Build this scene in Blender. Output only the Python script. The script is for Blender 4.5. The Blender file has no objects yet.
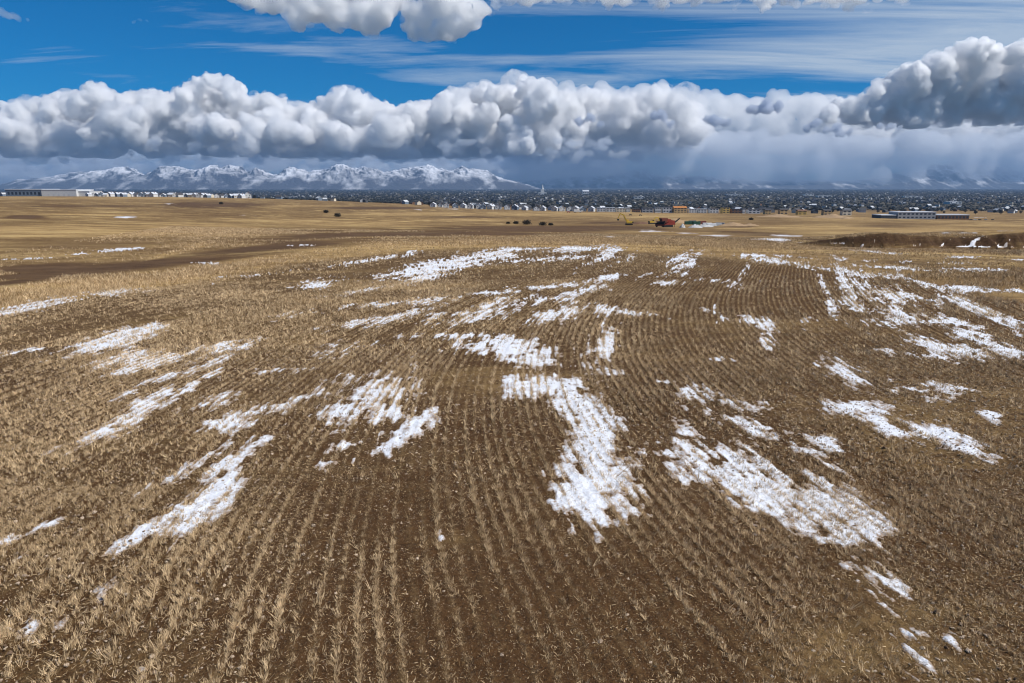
import bpy, bmesh, math, random
import numpy as np
from mathutils import Vector, Matrix

# ------------------------------------------------------------------ camera, world, sun, exposure
SC = bpy.context.scene
COL = SC.collection
F_PX = 683.0
HOR = 187.0                                    # picture row of the true horizon
PITCH = math.atan((341.5 - HOR) / F_PX)
H = 6.0                                        # the drone hovers six metres up
cam_d = bpy.data.cameras.new('camera'); cam = bpy.data.objects.new('camera', cam_d); COL.objects.link(cam)
cam_d.sensor_width = 36.0; cam_d.lens = 36.0 * F_PX / 1024.0
cam_d.clip_start = 0.1; cam_d.clip_end = 200000.0
cam.location = (0, 0, H); cam.rotation_euler = (math.pi / 2 - PITCH, 0, 0)
SC.camera = cam

SUN_EL, SUN_AZ = math.radians(50), math.radians(106)     # azimuth clockwise from the view direction (+Y)
w = bpy.data.worlds.new('World'); SC.world = w; w.use_nodes = True
nt = w.node_tree; nt.nodes.clear()
out = nt.nodes.new('ShaderNodeOutputWorld'); bg = nt.nodes.new('ShaderNodeBackground')
sky = nt.nodes.new('ShaderNodeTexSky'); sky.sky_type = 'NISHITA'; sky.sun_disc = False
sky.sun_elevation = SUN_EL; sky.sun_rotation = SUN_AZ; sky.altitude = 1400; sky.air_density = 1.0
sky.dust_density = 0.3; sky.ozone_density = 4.0
hs = nt.nodes.new('ShaderNodeHueSaturation'); hs.inputs['Saturation'].default_value = 1.45
hs.inputs['Hue'].default_value = 0.49
tn = nt.nodes.new('ShaderNodeMix'); tn.data_type = 'RGBA'; tn.blend_type = 'MULTIPLY'; tn.inputs[0].default_value = 1.0
tn.inputs[7].default_value = (0.20, 0.59, 1.03, 1); nt.links.new(sky.outputs[0], tn.inputs[6]); nt.links.new(tn.outputs[2], hs.inputs['Color'])
# thin high cirrus: fibres of noise on a flat layer far above (direction / elevation), part of the sky
tc = nt.nodes.new('ShaderNodeTexCoord'); sx = nt.nodes.new('ShaderNodeSeparateXYZ')
nt.links.new(tc.outputs['Generated'], sx.inputs[0])
def wm(op, a, b=None, c=None, clamp=False):
    n = nt.nodes.new('ShaderNodeMath'); n.operation = op; n.use_clamp = clamp
    for i, v in enumerate((a, b, c)):
        if v is None: continue
        if isinstance(v, (int, float)): n.inputs[i].default_value = v
        else: nt.links.new(v, n.inputs[i])
    return n.outputs[0]
zz = wm('MAXIMUM', wm('ADD', sx.outputs['Z'], 0.06), 0.02)
u_ = wm('DIVIDE', sx.outputs['X'], zz); v_ = wm('DIVIDE', sx.outputs['Y'], zz)
cb = nt.nodes.new('ShaderNodeCombineXYZ'); nt.links.new(u_, cb.inputs[0]); nt.links.new(v_, cb.inputs[1])
def wnoise(scale_xyz, sc_, det, rough, off=(0, 0, 0), dist=0.0):
    m = nt.nodes.new('ShaderNodeMapping'); m.inputs['Scale'].default_value = scale_xyz; m.inputs['Location'].default_value = off
    nt.links.new(cb.outputs[0], m.inputs[0]); n = nt.nodes.new('ShaderNodeTexNoise')
    n.inputs['Scale'].default_value = sc_; n.inputs['Detail'].default_value = det; n.inputs['Roughness'].default_value = rough
    n.inputs['Distortion'].default_value = dist
    nt.links.new(m.outputs[0], n.inputs['Vector']); return n.outputs[0]
fib = wnoise((0.35, 1.3, 1), 1.0, 8, 0.62, (3.1, 1.7, 0), 0.6)
big = wnoise((0.25, 0.35, 1), 1.0, 3, 0.5, (1.3, 4.2, 0))
# more cirrus to the right of the view, clear blue to the left
side = wm('MULTIPLY_ADD', sx.outputs['X'], 0.42, 0.20, clamp=True)
low = wm('SUBTRACT', 1.0, wm('MULTIPLY', wm('ABSOLUTE', wm('SUBTRACT', sx.outputs['Z'], 0.13)), 3.0), clamp=True)
amt = wm('MULTIPLY_ADD', wm('MULTIPLY_ADD', side, low, 0.0), 1.3, -0.49)
cir = wm('MULTIPLY_ADD', fib, 1.5, wm('MULTIPLY_ADD', big, 1.1, wm('ADD', amt, -1.06)))
cir = wm('MULTIPLY', wm('MULTIPLY', cir, 2.9, clamp=True), 0.70)
mx = nt.nodes.new('ShaderNodeMix'); mx.data_type = 'RGBA'
nt.links.new(cir, mx.inputs[0]); nt.links.new(hs.outputs[0], mx.inputs[6]); mx.inputs[7].default_value = (7.6, 8.6, 9.6, 1)
nt.links.new(mx.outputs[2], bg.inputs[0]); bg.inputs[1].default_value = 0.075
nt.links.new(bg.outputs[0], out.inputs[0])

sl = bpy.data.lights.new('sun', 'SUN'); sl.energy = 5.0; sl.angle = math.radians(0.5); sl.color = (1.0, 0.965, 0.915)
so = bpy.data.objects.new('sun', sl); COL.objects.link(so)
sd = Vector((math.sin(SUN_AZ) * math.cos(SUN_EL), math.cos(SUN_AZ) * math.cos(SUN_EL), math.sin(SUN_EL)))
so.rotation_euler = sd.to_track_quat('Z', 'Y').to_euler(); so.location = (0, 0, 60)
vs = SC.view_settings; vs.view_transform = 'Standard'; vs.look = 'None'; vs.exposure = 0.12; vs.gamma = 1.0; vs.use_curve_mapping = False
cy = SC.cycles
cy.volume_step_rate = 0.2; cy.volume_max_steps = 256; cy.max_bounces = 16; cy.diffuse_bounces = 3; cy.glossy_bounces = 2; cy.volume_bounces = 16; cy.transparent_max_bounces = 32
cy.use_denoising = True; cy.filter_width = 1.15

# ------------------------------------------------------------------ small maths
CP, SP = math.cos(PITCH), math.sin(PITCH)
def ray(px, py):
    t = (px - 512) / F_PX; s = (341.5 - py) / F_PX
    return np.array([t, CP + s * SP, -SP + s * CP])
def on_flat(px, py, z=0.0):
    d = ray(px, py); return d * (z - H) / d[2] + np.array([0, 0, H])
def at(px, py, depth):
    d = ray(px, py); return d * depth / d[1] + np.array([0, 0, H])
def project(X, Y, Z):
    zc = Y * CP - (Z - H) * SP; yc = Y * SP + (Z - H) * CP
    return 512 + F_PX * X / zc, 341.5 - F_PX * yc / zc
def sstep(a, b, x):
    t = np.clip((x - a) / (b - a), 0, 1); return t * t * (3 - 2 * t)
def hash2(ix, iy, seed):
    h = (ix.astype(np.int64) * 374761393 + iy.astype(np.int64) * 668265263 + seed * 974634777) & 0xFFFFFFFF
    h = ((h ^ (h >> 13)) * 1274126177) & 0xFFFFFFFF
    return ((h ^ (h >> 16)) & 0xFFFF) / 65535.0
def vnoise(x, y, seed=0):
    ix = np.floor(x); iy = np.floor(y); fx = x - ix; fy = y - iy
    fx = fx * fx * fx * (fx * (fx * 6 - 15) + 10); fy = fy * fy * fy * (fy * (fy * 6 - 15) + 10)
    a = hash2(ix, iy, seed); b = hash2(ix + 1, iy, seed); c = hash2(ix, iy + 1, seed); d = hash2(ix + 1, iy + 1, seed)
    return (a + (b - a) * fx + (c - a) * fy + (a - b - c + d) * fx * fy) * 2 - 1
def fbm(x, y, seed=0, o=4, r=0.5):
    v = 0; am = 1; tot = 0
    for k in range(o):
        v = v + am * vnoise(x * 2 ** k + 17.3 * k, y * 2 ** k - 9.1 * k, seed + k * 7); tot += am; am *= r
    return v / tot

# ------------------------------------------------------------------ drill rows: a scalar field whose level lines are the rows
DIR = [(425,620,347),(508,586,360),(532,650,345),(303,590,350),(422,430,411),(430,530,365),(484,372,483),(556,346,560),
       (584,308,690),(624,283,860),(666,265,800),(795,295,777),(826,297,785),(852,297,780),(966,305,740),(963,441,463),
       (796,463,400),(969,665,330),(800,600,340),(650,520,350),(600,430,400),(102,337,610),(197,364,640),(117,420,600),
       (176,505,560),(110,594,475),(30,660,430),(200,620,400),(426,370,508),(364,350,590),(815,330,650),(853,336,665),
       (930,400,520),(700,400,430),(720,350,560),(720,290,800),(960,350,600),(480,300,640),(380,290,800),(250,300,850),
       (30,400,650),(150,300,800)]
_S = []
for x, y, v in DIR:
    p = on_flat(x, y); _S.append((p[0] / p[1], math.log(p[1]), math.atan((v - 512) / F_PX * CP)))
def row_dir(X, Y):
    a = X / Y; b = np.log(Y); W = 0; V = 0
    for s in _S:
        r2 = (a - s[0]) ** 2 + (b - s[1]) ** 2
        k = np.exp(-(((a - s[0]) / .16) ** 2 + ((b - s[1]) / .22) ** 2)) + 1e-4 / (r2 * r2 + 1e-3)
        W = W + k; V = V + k * s[2]
    return V / W
_b0, _b1 = math.log(5), math.log(130)
def _basis(X, Y):
    a = X / Y; b = (np.log(Y) - _b0) / (_b1 - _b0) * 2 - 1
    ch = np.polynomial.chebyshev.chebval
    return np.stack([ch(a, [0] * i + [1]) * ch(b, [0] * j + [1]) * Y for i in range(8) for j in range(9)], -1)
def _fit():
    a, b = np.meshgrid(np.linspace(-.95, .95, 60), np.linspace(math.log(6), math.log(110), 60))
    Y = np.exp(b).ravel(); X = a.ravel() * Y
    ph = row_dir(X, Y); e = 1e-3 * Y
    gx = (_basis(X + e, Y) - _basis(X - e, Y)) / (2 * e)[:, None]; gy = (_basis(X, Y + e) - _basis(X, Y - e)) / (2 * e)[:, None]
    tx, ty = np.sin(ph)[:, None], np.cos(ph)[:, None]
    A = np.concatenate([gx * tx + gy * ty, .35 * (gx * ty - gy * tx)])
    B = np.concatenate([np.zeros(len(X)), .35 * np.ones(len(X))])
    return np.linalg.lstsq(A, B, rcond=1e-8)[0]
ROWC = _fit()
ROW = 0.25
def rowu(X, Y):
    """row coordinate in metres across the rows (clamped to where the field is)"""
    Yc = np.clip(Y, 5.2, 125); Xc = np.clip(X / Y, -.97, .97) * Yc
    out = np.empty(X.shape); fx, fy, o = Xc.ravel(), Yc.ravel(), out.reshape(-1)
    for i in range(0, fx.size, 100000):
        o[i:i + 100000] = _basis(fx[i:i + 100000], fy[i:i + 100000]) @ ROWC
    return out

# ------------------------------------------------------------------ terrain height
_TY = [1, 10, 40, 60, 80, 110, 150, 200, 300, 500, 700, 1000, 1300, 1600, 2200, 4000, 25000, 90000]
_TZ = {-.75: [0,0,0,-1,-1.5,-2,-2.5,-3.5,-5,-8,-9.5,-9.5,-11,-14,-25,-50,-60,-60],
       -.375: [0,0,0,-.4,-.9,-2,-3.5,-5.5,-9,-14,-16,-16,-14,-14,-30,-55,-60,-60],
       0.: [0,0,0,0,-.2,-1.8,-3.8,-6.5,-12,-21,-26,-33,-38,-44,-54,-58,-60,-60],
       .375: [0,0,0,0,-1.0,-3,-5,-8.5,-13.5,-22,-28,-36,-41,-50,-56,-58,-60,-60],
       .75: [0,0,0,-.5,-1.5,-3.9,-4.8,-8,-12.5,-22,-30,-42,-47,-52,-57,-58,-60,-60]}
_la = np.linspace(-.9, .9, 73); _ly = np.linspace(0, math.log(90000), 260)
_TT = np.array([np.interp(_la, sorted(_TZ), [np.interp(l, np.log(_TY), _TZ[k]) for k in sorted(_TZ)]) for l in _ly])
def _blur(T, ax, s):
    r = int(3 * s); k = np.exp(-.5 * (np.arange(-r, r + 1) / s) ** 2); k /= k.sum()
    Tp = np.pad(T, [(r, r) if i == ax else (0, 0) for i in (0, 1)], mode='edge')
    return sum(k[i] * np.take(Tp, range(i, i + T.shape[ax]), ax) for i in range(2 * r + 1))
_TT = _blur(_blur(_TT, 1, 5), 0, 1.6)
def bank_depth(a):                              # depth at which the excavated bank runs, by direction
    return 114 + 6 * np.sin(a * 9) + 2.0 * np.sin(a * 31 + 1)
def ground_z(X, Y, fine=True):
    X = np.asarray(X, float); Y = np.asarray(Y, float)
    Yc = np.clip(Y, 1.01, 89000); a = np.clip(X / Yc, -.899, .899)
    fa = (a - _la[0]) / (_la[1] - _la[0]); fy = np.log(Yc) / (_ly[1] - _ly[0])
    ia = np.minimum(fa.astype(int), 71); iy = np.minimum(fy.astype(int), 258); ga = fa - ia; gy = fy - iy
    z = (_TT[iy, ia] * (1 - ga) + _TT[iy, ia + 1] * ga) * (1 - gy) + (_TT[iy + 1, ia] * (1 - ga) + _TT[iy + 1, ia + 1] * ga) * gy
    # rough undulation that grows with distance
    und = sstep(70, 300, Y)
    z = z + und * (fbm(X / 90, Y / 45, 3, 4) * 0.8 * (1 - sstep(1200, 2500, Y)))
    # excavated bank on the right
    hb = (1.75 + .5 * vnoise(X / 6, X * 0, 8)) * sstep(.38, .54, a) + .25 * sstep(.66, .72, a)
    gull = .7 * vnoise(X / 5 + Y / 3, Y / 3, 5) + .45 * vnoise(X / 1.3 + Y / 2, Y / 2, 6)
    s = Y - bank_depth(a) - gull
    z = z + (hb + (.16 * vnoise(X / 1.6, Y / .9, 11) + .08 * vnoise(X / .5, Y / .5, 12)) * np.exp(-((s - 1.5) / 4) ** 2) * sstep(.39, .46, a)) * (sstep(0, 2.6, s) * (1 - sstep(10, 70, s)) - .35 * np.exp(-(s / 5) ** 2) * (s < 0) )
    return z

# ------------------------------------------------------------------ what lies where, traced from the place and set down in world space
def ell(px, py, L, soft=1.0):
    """max over soft ellipses (cx, cy, half length, half width, angle down-right, weight); 1 at a centre, 0 on the rim"""
    v = np.full(px.shape, -3.0)
    for (cx, cyy, rl, rw, an, wt) in L:
        c, s = math.cos(math.radians(an)), math.sin(math.radians(an))
        dx = px - cx; dy = py - cyy
        m = (np.abs(dx) < 2.2 * rl + 3 * rw) & (np.abs(dy) < 2.2 * rl + 3 * rw)
        if not m.any(): continue
        r = np.sqrt(((dx[m] * c + dy[m] * s) / rl) ** 2 + ((-dx[m] * s + dy[m] * c) / rw) ** 2)
        v[m] = np.maximum(v[m], (1 - r) * wt)
    return v
SNOW = [
 (110,343,50,9,-13,1.3),(138,332,34,6,-12,1.2),(128,360,40,7,-10,1.3),(165,360,55,6,-12,1.2),(225,347,42,4,-14,1),(160,379,30,3,-24,.8),
 (205,365,40,3,-22,.8),(95,436,36,6,-24,1),(145,408,42,8,-34,1),(190,388,30,5,-35,.9),(225,424,36,6,-8,1),(265,410,32,6,-14,.9),(205,404,22,5,-15,.6),
 (190,512,44,16,-36,1.2),(215,492,34,14,-30,1.1),(150,530,34,8,-30,.9),(222,466,44,5,-38,.8),(180,472,34,4,-30,.6),(255,446,24,5,-35,.7),
 (104,600,17,4,-62,1),(62,622,13,4,-50,.9),(27,628,10,3,-45,.9),(45,525,15,3,-20,.8),(5,540,12,3,-20,.8),(22,553,8,2,-30,.6),
 (372,396,34,18,-24,1.2),(385,414,20,10,-10,1),(350,410,20,10,-20,.7),(412,424,24,6,-24,1),(400,440,30,5,-25,.8),(345,446,12,4,-10,.7),(326,464,10,3,-10,.6),(390,458,10,4,80,.5),
 (515,349,30,9,3,1.1),(530,359,22,7,6,1.1),(500,344,18,6,3,.9),(548,317,20,6,-18,1),(568,312,10,4,-8,.8),(540,300,22,2.5,-6,.5),
 (524,388,16,10,5,1.2),(548,387,28,9,8,1.1),(575,404,26,14,28,1.2),(596,425,26,16,50,1.2),(612,420,34,8,22,.8),(598,452,24,18,60,1.2),
 (606,482,40,22,-24,1.3),(590,495,30,20,30,1.1),(625,488,24,20,-40,1.1),(598,520,18,12,60,.9),(566,505,18,8,60,.6),
 (713,462,44,22,8,1.5),(735,478,50,22,14,1.5),(775,496,54,24,18,1.5),(820,512,50,26,14,1.5),(850,522,38,22,16,1.4),(700,452,24,8,20,.8),(868,538,14,8,20,.8),
 (716,397,38,7,16,1),(688,391,18,6,10,.8),(684,430,15,6,38,.9),(745,424,46,6,22,.5),(785,440,40,5,28,.7),(822,482,34,5,26,.8),(850,498,28,6,20,.8),(776,470,30,4,32,.7),
 (862,408,34,6,4,1),(893,430,20,7,18,1),(878,418,16,6,20,.8),(944,436,36,8,18,1.05),(965,446,22,5,22,.9),(925,430,40,3,24,.6),(990,414,9,5,14,1),(834,446,10,4,5,.8),(816,440,16,4,5,.6),
 (905,320,26,6,-4,1.1),(930,321,26,4,2,1),(898,312,16,6,30,1),(955,322,30,4,16,1),(985,341,46,7,22,1.2),(1010,352,26,7,14,1.2),(985,313,40,4,28,.9),(965,306,26,3,28,.7),
 (998,316,40,4,22,1),(1015,326,20,4,22,1),(932,345,24,6,18,1),(960,352,30,6,8,1),(920,355,26,3,6,.7),(940,386,22,3,8,.6),(914,388,10,3,10,.7),(918,395,18,3,10,.5),
 (848,289,28,5,62,1),(858,306,16,5,20,1.1),(824,287,20,3.5,62,.8),(829,302,10,3,70,.7),(872,291,22,6,18,.8),(882,302,20,4,50,.5),(905,297,36,6,8,.8),(930,300,20,3,12,.7),(925,284,30,3,16,.9),(955,288,44,2.6,3,1),(1000,290,30,2,3,.9),
 (782,262,48,3,6,1.1),(812,268,26,3,8,1.1),(756,258,22,2.5,6,.9),(799,257,22,1.6,3,.8),(840,259,8,1.4,2,.9),(868,260.5,6,1.2,0,.7),(892,268,28,1.8,3,.9),(915,270,20,1.4,3,.8),(976,269.5,34,1.4,1,.9),(885,276,22,2,6,.7),(880,252,22,1.4,4,.7),
 (925,262.5,24,1,1,.7),(960,257,18,1,1,.6),(1015,260,14,1,1,.6),(848,272,22,3,10,.8),
 (752,321,16,4,6,.8),(762,328,14,3,30,.6),(808,320,6,6,40,.6),(726,320,12,4,8,.9),(710,311,8,5,20,.9),(765,338,10,5,60,.6),(840,371,20,6,28,.6),
 (493,257,22,4,-6,1),(576,249,28,2.4,-3,.8),(612,253,20,4,-24,.8),(630,257,16,4,-28,.7),(548,259,28,2,-4,.6),(677,259,18,4,-10,.9),(672,271,20,4,-34,.9),(668,283,14,4,-5,.9),(690,264,14,5,-40,.7),
 (548,287,28,2.2,-3,.8),(640,277,24,2,-20,.6),(586,290,22,2,-14,.6),(633,313,28,3.2,7,1),(605,310,12,3,10,.7),(718,281,22,2,3,.8),(735,284,9,5,-30,.9),(740,276,12,3,-50,.7),(748,256,22,2.4,4,1),(612,277,22,2,-10,.5),(515,250,28,1.6,-2,.5),(700,254,24,1.5,2,.6),
 (608,342,9,12,20,.45),(720,360,12,3,2,.8),(663,382,9,3,2,.8),(488,293,26,1.4,-3,.7),(492,305,18,3.5,-12,.7),(615,372,10,3,0,.4),
 (371,260,34,2.6,-9,1.1),(395,256,20,2,-9,.8),(410,272,46,4.5,-8,1.2),(455,262,44,5,-7,1.3),(485,255,26,4,-8,1.1),(420,278,20,4,-8,1),(440,270,46,3,-8,1),(363,290,34,2.4,-9,.9),(392,286,22,2,-10,.6),
 (385,304,46,2.6,-5,.7),(430,300,30,2.4,-6,.5),(319,284,22,3.4,-9,.6),(371,321,38,4.5,-8,1),(355,325,18,4,-4,.8),(400,316,22,3,-14,.8),(286,315,20,3,-8,.8),(270,322,14,2,-10,.6),(254,339,16,3,-10,.9),(243,348,14,3,-18,.8),
 (486,311,28,4,-14,.6),(478,318,16,3,-14,.8),(455,314,26,2.5,-5,.5),(458,336,30,2,0,.6),(480,347,14,4,0,.6),(344,381,10,5,-10,.5),(345,350,14,4,-10,.4),
 (41,304,42,4,-11,.85),(20,310,30,3,-8,.7),(110,293,50,2.6,-5,.75),(150,291,20,2,-4,.6),(255,275,26,1.6,-6,.5),(8,352,11,3,-8,1),(40,350,16,1.5,-3,.5),(275,371,20,3,-5,.7),(300,398,24,4,-20,.7),
 (872,575,10,3,20,.7),(884,583,18,2.4,45,.7),(900,586,15,3,45,.7),(862,570,20,2.4,30,.5),(927,637,8,3,30,.9),(927,664,11,4,40,1),(967,667,12,4,10,1),(975,655,18,2.4,40,.6),(985,679,12,3,10,.8),(950,640,14,3,40,.5),(880,600,16,3,40,.4),
 (838,549,6,2,0,.6),(145,671,4,2,0,.6),(440,533,3,4,0,.7),(915,680,10,3,30,.7)]
FARSNOW = [
 (655,231,14,1.0,0,.8),(684,233,12,.7,2,.9),(717,235.5,18,.9,1,1),(737,245,10,.8,0,.7),(79,254,14,1.3,-5,1),(38,258.5,34,.9,-2,.8),(125,249.5,34,1.3,-4,.7),(200,263,9,1,-3,1),(15,245,16,2,-3,.6),
 (126,217,12,.7,0,.9),(172,204,14,.8,0,.9),(245,215,8,.8,0,.6),(290,246,18,.8,-2,.6),(320,243,20,.6,0,.5),(208,264,10,.8,0,.5),(620,236,10,.8,0,.5),
 (785,240,20,1.2,2,1),(805,243,20,1.1,3,1),(845,243.5,34,1.1,2,1.1),(880,244.5,34,1.2,1,1.2),(915,245.5,24,1.2,1,1.1),(990,247,46,1.4,0,1.2),(868,243,8,1.2,-30,1.3),(893,243.5,8,1.2,-30,1.3),(922,242.5,9,1.3,-32,1.4),(945,243,9,1.3,-32,1.3),(973,242,13,1.6,-28,1.6),(1006,242,15,1.8,-25,1.6),(958,237.5,8,.6,0,.6),
 (905,233,16,.8,0,.7),(945,233,22,.7,0,.6),(1010,231,12,.6,0,.5),(790,236,14,1,2,.8),(775,239,18,.8,0,.7),(700,250,16,.6,0,.4),(985,217.5,16,.6,0,.6),(700,224,9,.8,0,.6),(450,209,8,.4,0,.5),(420,210,5,.8,0,.6),(880,217,8,1,0,.5)]
# greener-gold dry grass (+) and bare dark soil (-) in the middle distance
TONE = [
 (60,231,150,8,0,.95),(200,229,120,8,2,.95),(330,223,130,5,1,.8),(430,214,110,2.2,0,.9),(300,206,60,1.5,0,.5),(90,214.5,110,1.3,0,.7),(560,214,120,3,0,.8),(180,251,50,3.4,-14,.8),
 (100,198,260,2.2,0,.55),(330,199,110,2.8,1,.5),(470,220,60,2,0,.7),(640,216,90,2,0,.5),(700,243,110,4,4,.8),(560,241,120,4.5,0,1),(440,244,90,4.5,-3,1),
 (840,219,70,3,0,.5),(830,228,90,4,1,.7),(930,231,120,6,0,.6),(880,249,180,4,2,.6),(990,225,50,3,0,.6),(940,222,40,2,0,.4),(300,255,60,5,-8,1),(200,272,70,7,-8,1),(110,286,60,8,-8,1),(30,297,60,9,-8,.95),(740,249,60,4,4,.8),(370,247,60,4,-7,1)]
DARK = [(110,268,170,6,-5,1),(270,248,120,4,-5,.9),(20,282,60,4,-8,.7),
 (210,205,70,4,0,.8),(25,217,26,2.4,0,1),(50,268,80,5,-2,1),(150,262,90,4,-5,.6),(60,245,120,5,0,.4),(380,208,60,1.8,0,.9),(400,234,200,3,-1,.8),(560,229,160,4,0,.9),(330,236,80,3,-3,.6),
 (470,217,60,1.3,0,.6),(500,234,80,2,0,.8),(620,223,50,2,0,.6),(760,234,60,2.4,2,.7),(930,243,130,2.4,2,.9),(740,226,18,2,0,.7),(885,226,50,1.4,0,.5),(250,257,70,2.5,-6,.5),(820,240,40,1.2,2,.6),(990,240,60,3,0,1),(300,231,60,1.2,0,.4),(100,206,100,1.5,0,.4),(900,262,80,2.5,2,.3)]
GOLD = [(690,375,130,34,4,1),(200,350,190,20,-8,.5),(600,272,160,16,0,.8),(90,450,130,60,-20,1),(250,400,120,40,-20,.9),(330,300,160,20,-6,.8),(20,640,90,60,0,.8),(600,330,70,28,0,.6),(880,300,60,16,20,.6),(640,420,60,30,30,.5),(480,270,90,14,0,.7)]
BARE = [(110,322,190,14,-6,1),(280,284,140,9,-6,1),(400,266,90,6,-4,.8),(60,520,90,16,-20,.7),(40,600,60,14,-20,.7),(450,500,60,150,8,.35),(560,345,16,44,-10,1),(775,300,90,34,0,.7),(950,560,150,150,0,.7),(130,272,200,8,-5,.8),(330,352,60,10,-30,.9),(700,560,150,80,0,.5),(470,380,70,40,0,.5),(900,360,130,24,8,.8),(60,395,120,16,-10,.5),(730,330,30,30,40,.6),(560,590,80,110,0,.5),(400,330,70,10,-14,.7),(120,312,140,10,-4,.7)]
SNOW = [((a, b, c * .9, d * 1.1, e, f * .42) if b > 545 and a > 400 else (a, b, c * 1.15, d * 1.5, e, f * .7) if b > 545 else (a, b, c, d, e, f)) for a, b, c, d, e, f in SNOW]
EDGE_X = [-200,0,100,200,280,350,430,520,600,680,760,830,900,960,1024,1300]
EDGE_Y = [335,313,297,282,268,259,251,247,251,256,262,270,279,291,302,350]

# ------------------------------------------------------------------ object helpers
def tag(o, label=None, cat=None, group=None, kind=None):
    if label: o['label'] = label
    if cat: o['category'] = cat
    if group: o['group'] = group
    if kind: o['kind'] = kind
    return o
def link(name, me, mat=None, parent=None, loc=None):
    o = bpy.data.objects.new(name, me); COL.objects.link(o)
    if mat is not None and me is not None: me.materials.append(mat)
    if parent is not None: o.parent = parent
    if loc is not None: o.location = loc
    return o
def np_mesh(name, V, Fc, smooth=False):
    """V (n,3), Fc (m,k) -> mesh, quick"""
    me = bpy.data.meshes.new(name); V = np.asarray(V, np.float32); Fc = np.asarray(Fc, np.int32); m, k = Fc.shape
    me.vertices.add(len(V)); me.vertices.foreach_set('co', V.ravel())
    me.loops.add(m * k); me.loops.foreach_set('vertex_index', Fc.ravel())
    me.polygons.add(m); me.polygons.foreach_set('loop_start', np.arange(0, m * k, k, dtype=np.int32))
    me.polygons.foreach_set('loop_total', np.full(m, k, np.int32))
    me.polygons.foreach_set('use_smooth', np.full(m, smooth))
    me.update(); me.validate() if False else None
    return me
def fattr(me, name, vals):
    a = me.attributes.new(name, 'FLOAT', 'POINT'); a.data.foreach_set('value', np.asarray(vals, np.float32).ravel())

# ------------------------------------------------------------------ materials
class NT:
    def __init__(s, name):
        s.m = bpy.data.materials.new(name); s.m.use_nodes = True; s.t = s.m.node_tree; s.t.nodes.clear()
        s.out = s.t.nodes.new('ShaderNodeOutputMaterial')
    def n(s, typ, **kw):
        x = s.t.nodes.new('ShaderNode' + typ)
        for k, v in kw.items(): setattr(x, k, v)
        return x
    def set(s, inp, v):
        if isinstance(v, bpy.types.NodeSocket): s.t.links.new(v, inp)
        elif v is not None: inp.default_value = v
    def math(s, op, a, b=None, c=None, clamp=False):
        x = s.n('Math', operation=op, use_clamp=clamp)
        for i, v in enumerate((a, b, c)): s.set(x.inputs[i], v)
        return x.outputs[0]
    def attr(s, name): return s.n('Attribute', attribute_name=name).outputs['Fac']
    def pos(s): return s.n('NewGeometry').outputs['Position']
    def map(s, v, scale): 
        x = s.n('Mapping'); s.set(x.inputs[0], v); x.inputs['Scale'].default_value = scale; return x.outputs[0]
    def noise(s, vec, scale, det=4, rough=.5, dist=0.):
        x = s.n('TexNoise'); s.set(x.inputs['Vector'], vec); x.inputs['Scale'].default_value = scale
        x.inputs['Detail'].default_value = det; x.inputs['Roughness'].default_value = rough; x.inputs['Distortion'].default_value = dist
        return x.outputs[0]
    def ramp(s, f, a, b):        # linear 0..1 between a and b
        x = s.n('MapRange', clamp=True); s.set(x.inputs[0], f); x.inputs[1].default_value = a; x.inputs[2].default_value = b; return x.outputs[0]
    def mix(s, f, a, b):
        x = s.n('Mix', data_type='RGBA'); s.set(x.inputs[0], f)
        s.set(x.inputs[6], a if isinstance(a, bpy.types.NodeSocket) else (*a, 1)); s.set(x.inputs[7], b if isinstance(b, bpy.types.NodeSocket) else (*b, 1)); return x.outputs[2]
    def bsdf(s, col, rough=.9, bump=None, bstr=.5, bdist=.02, spec=.2, metal=0., trans=None):
        b = s.n('BsdfPrincipled'); s.set(b.inputs['Base Color'], col if isinstance(col, bpy.types.NodeSocket) else (*col, 1))
        s.set(b.inputs['Roughness'], rough); b.inputs['Specular IOR Level'].default_value = spec; b.inputs['Metallic'].default_value = metal
        if bump is not None:
            bn = s.n('Bump'); bn.inputs['Strength'].default_value = bstr; bn.inputs['Distance'].default_value = bdist
            s.set(bn.inputs['Height'], bump); s.t.links.new(bn.outputs[0], b.inputs['Normal'])
        s.t.links.new(b.outputs[0], s.out.inputs['Surface']); return s.m
def flat(name, col, rough=.8, var=.15, scale=2., spec=.25, metal=0.):
    n = NT(name); f = n.noise(n.pos(), scale, 4, .6)
    c = n.mix(n.ramp(f, .3, .7), tuple(v * (1 - var) for v in col), tuple(min(1, v * (1 + var)) for v in col))
    return n.bsdf(c, rough, spec=spec, metal=metal)

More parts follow.
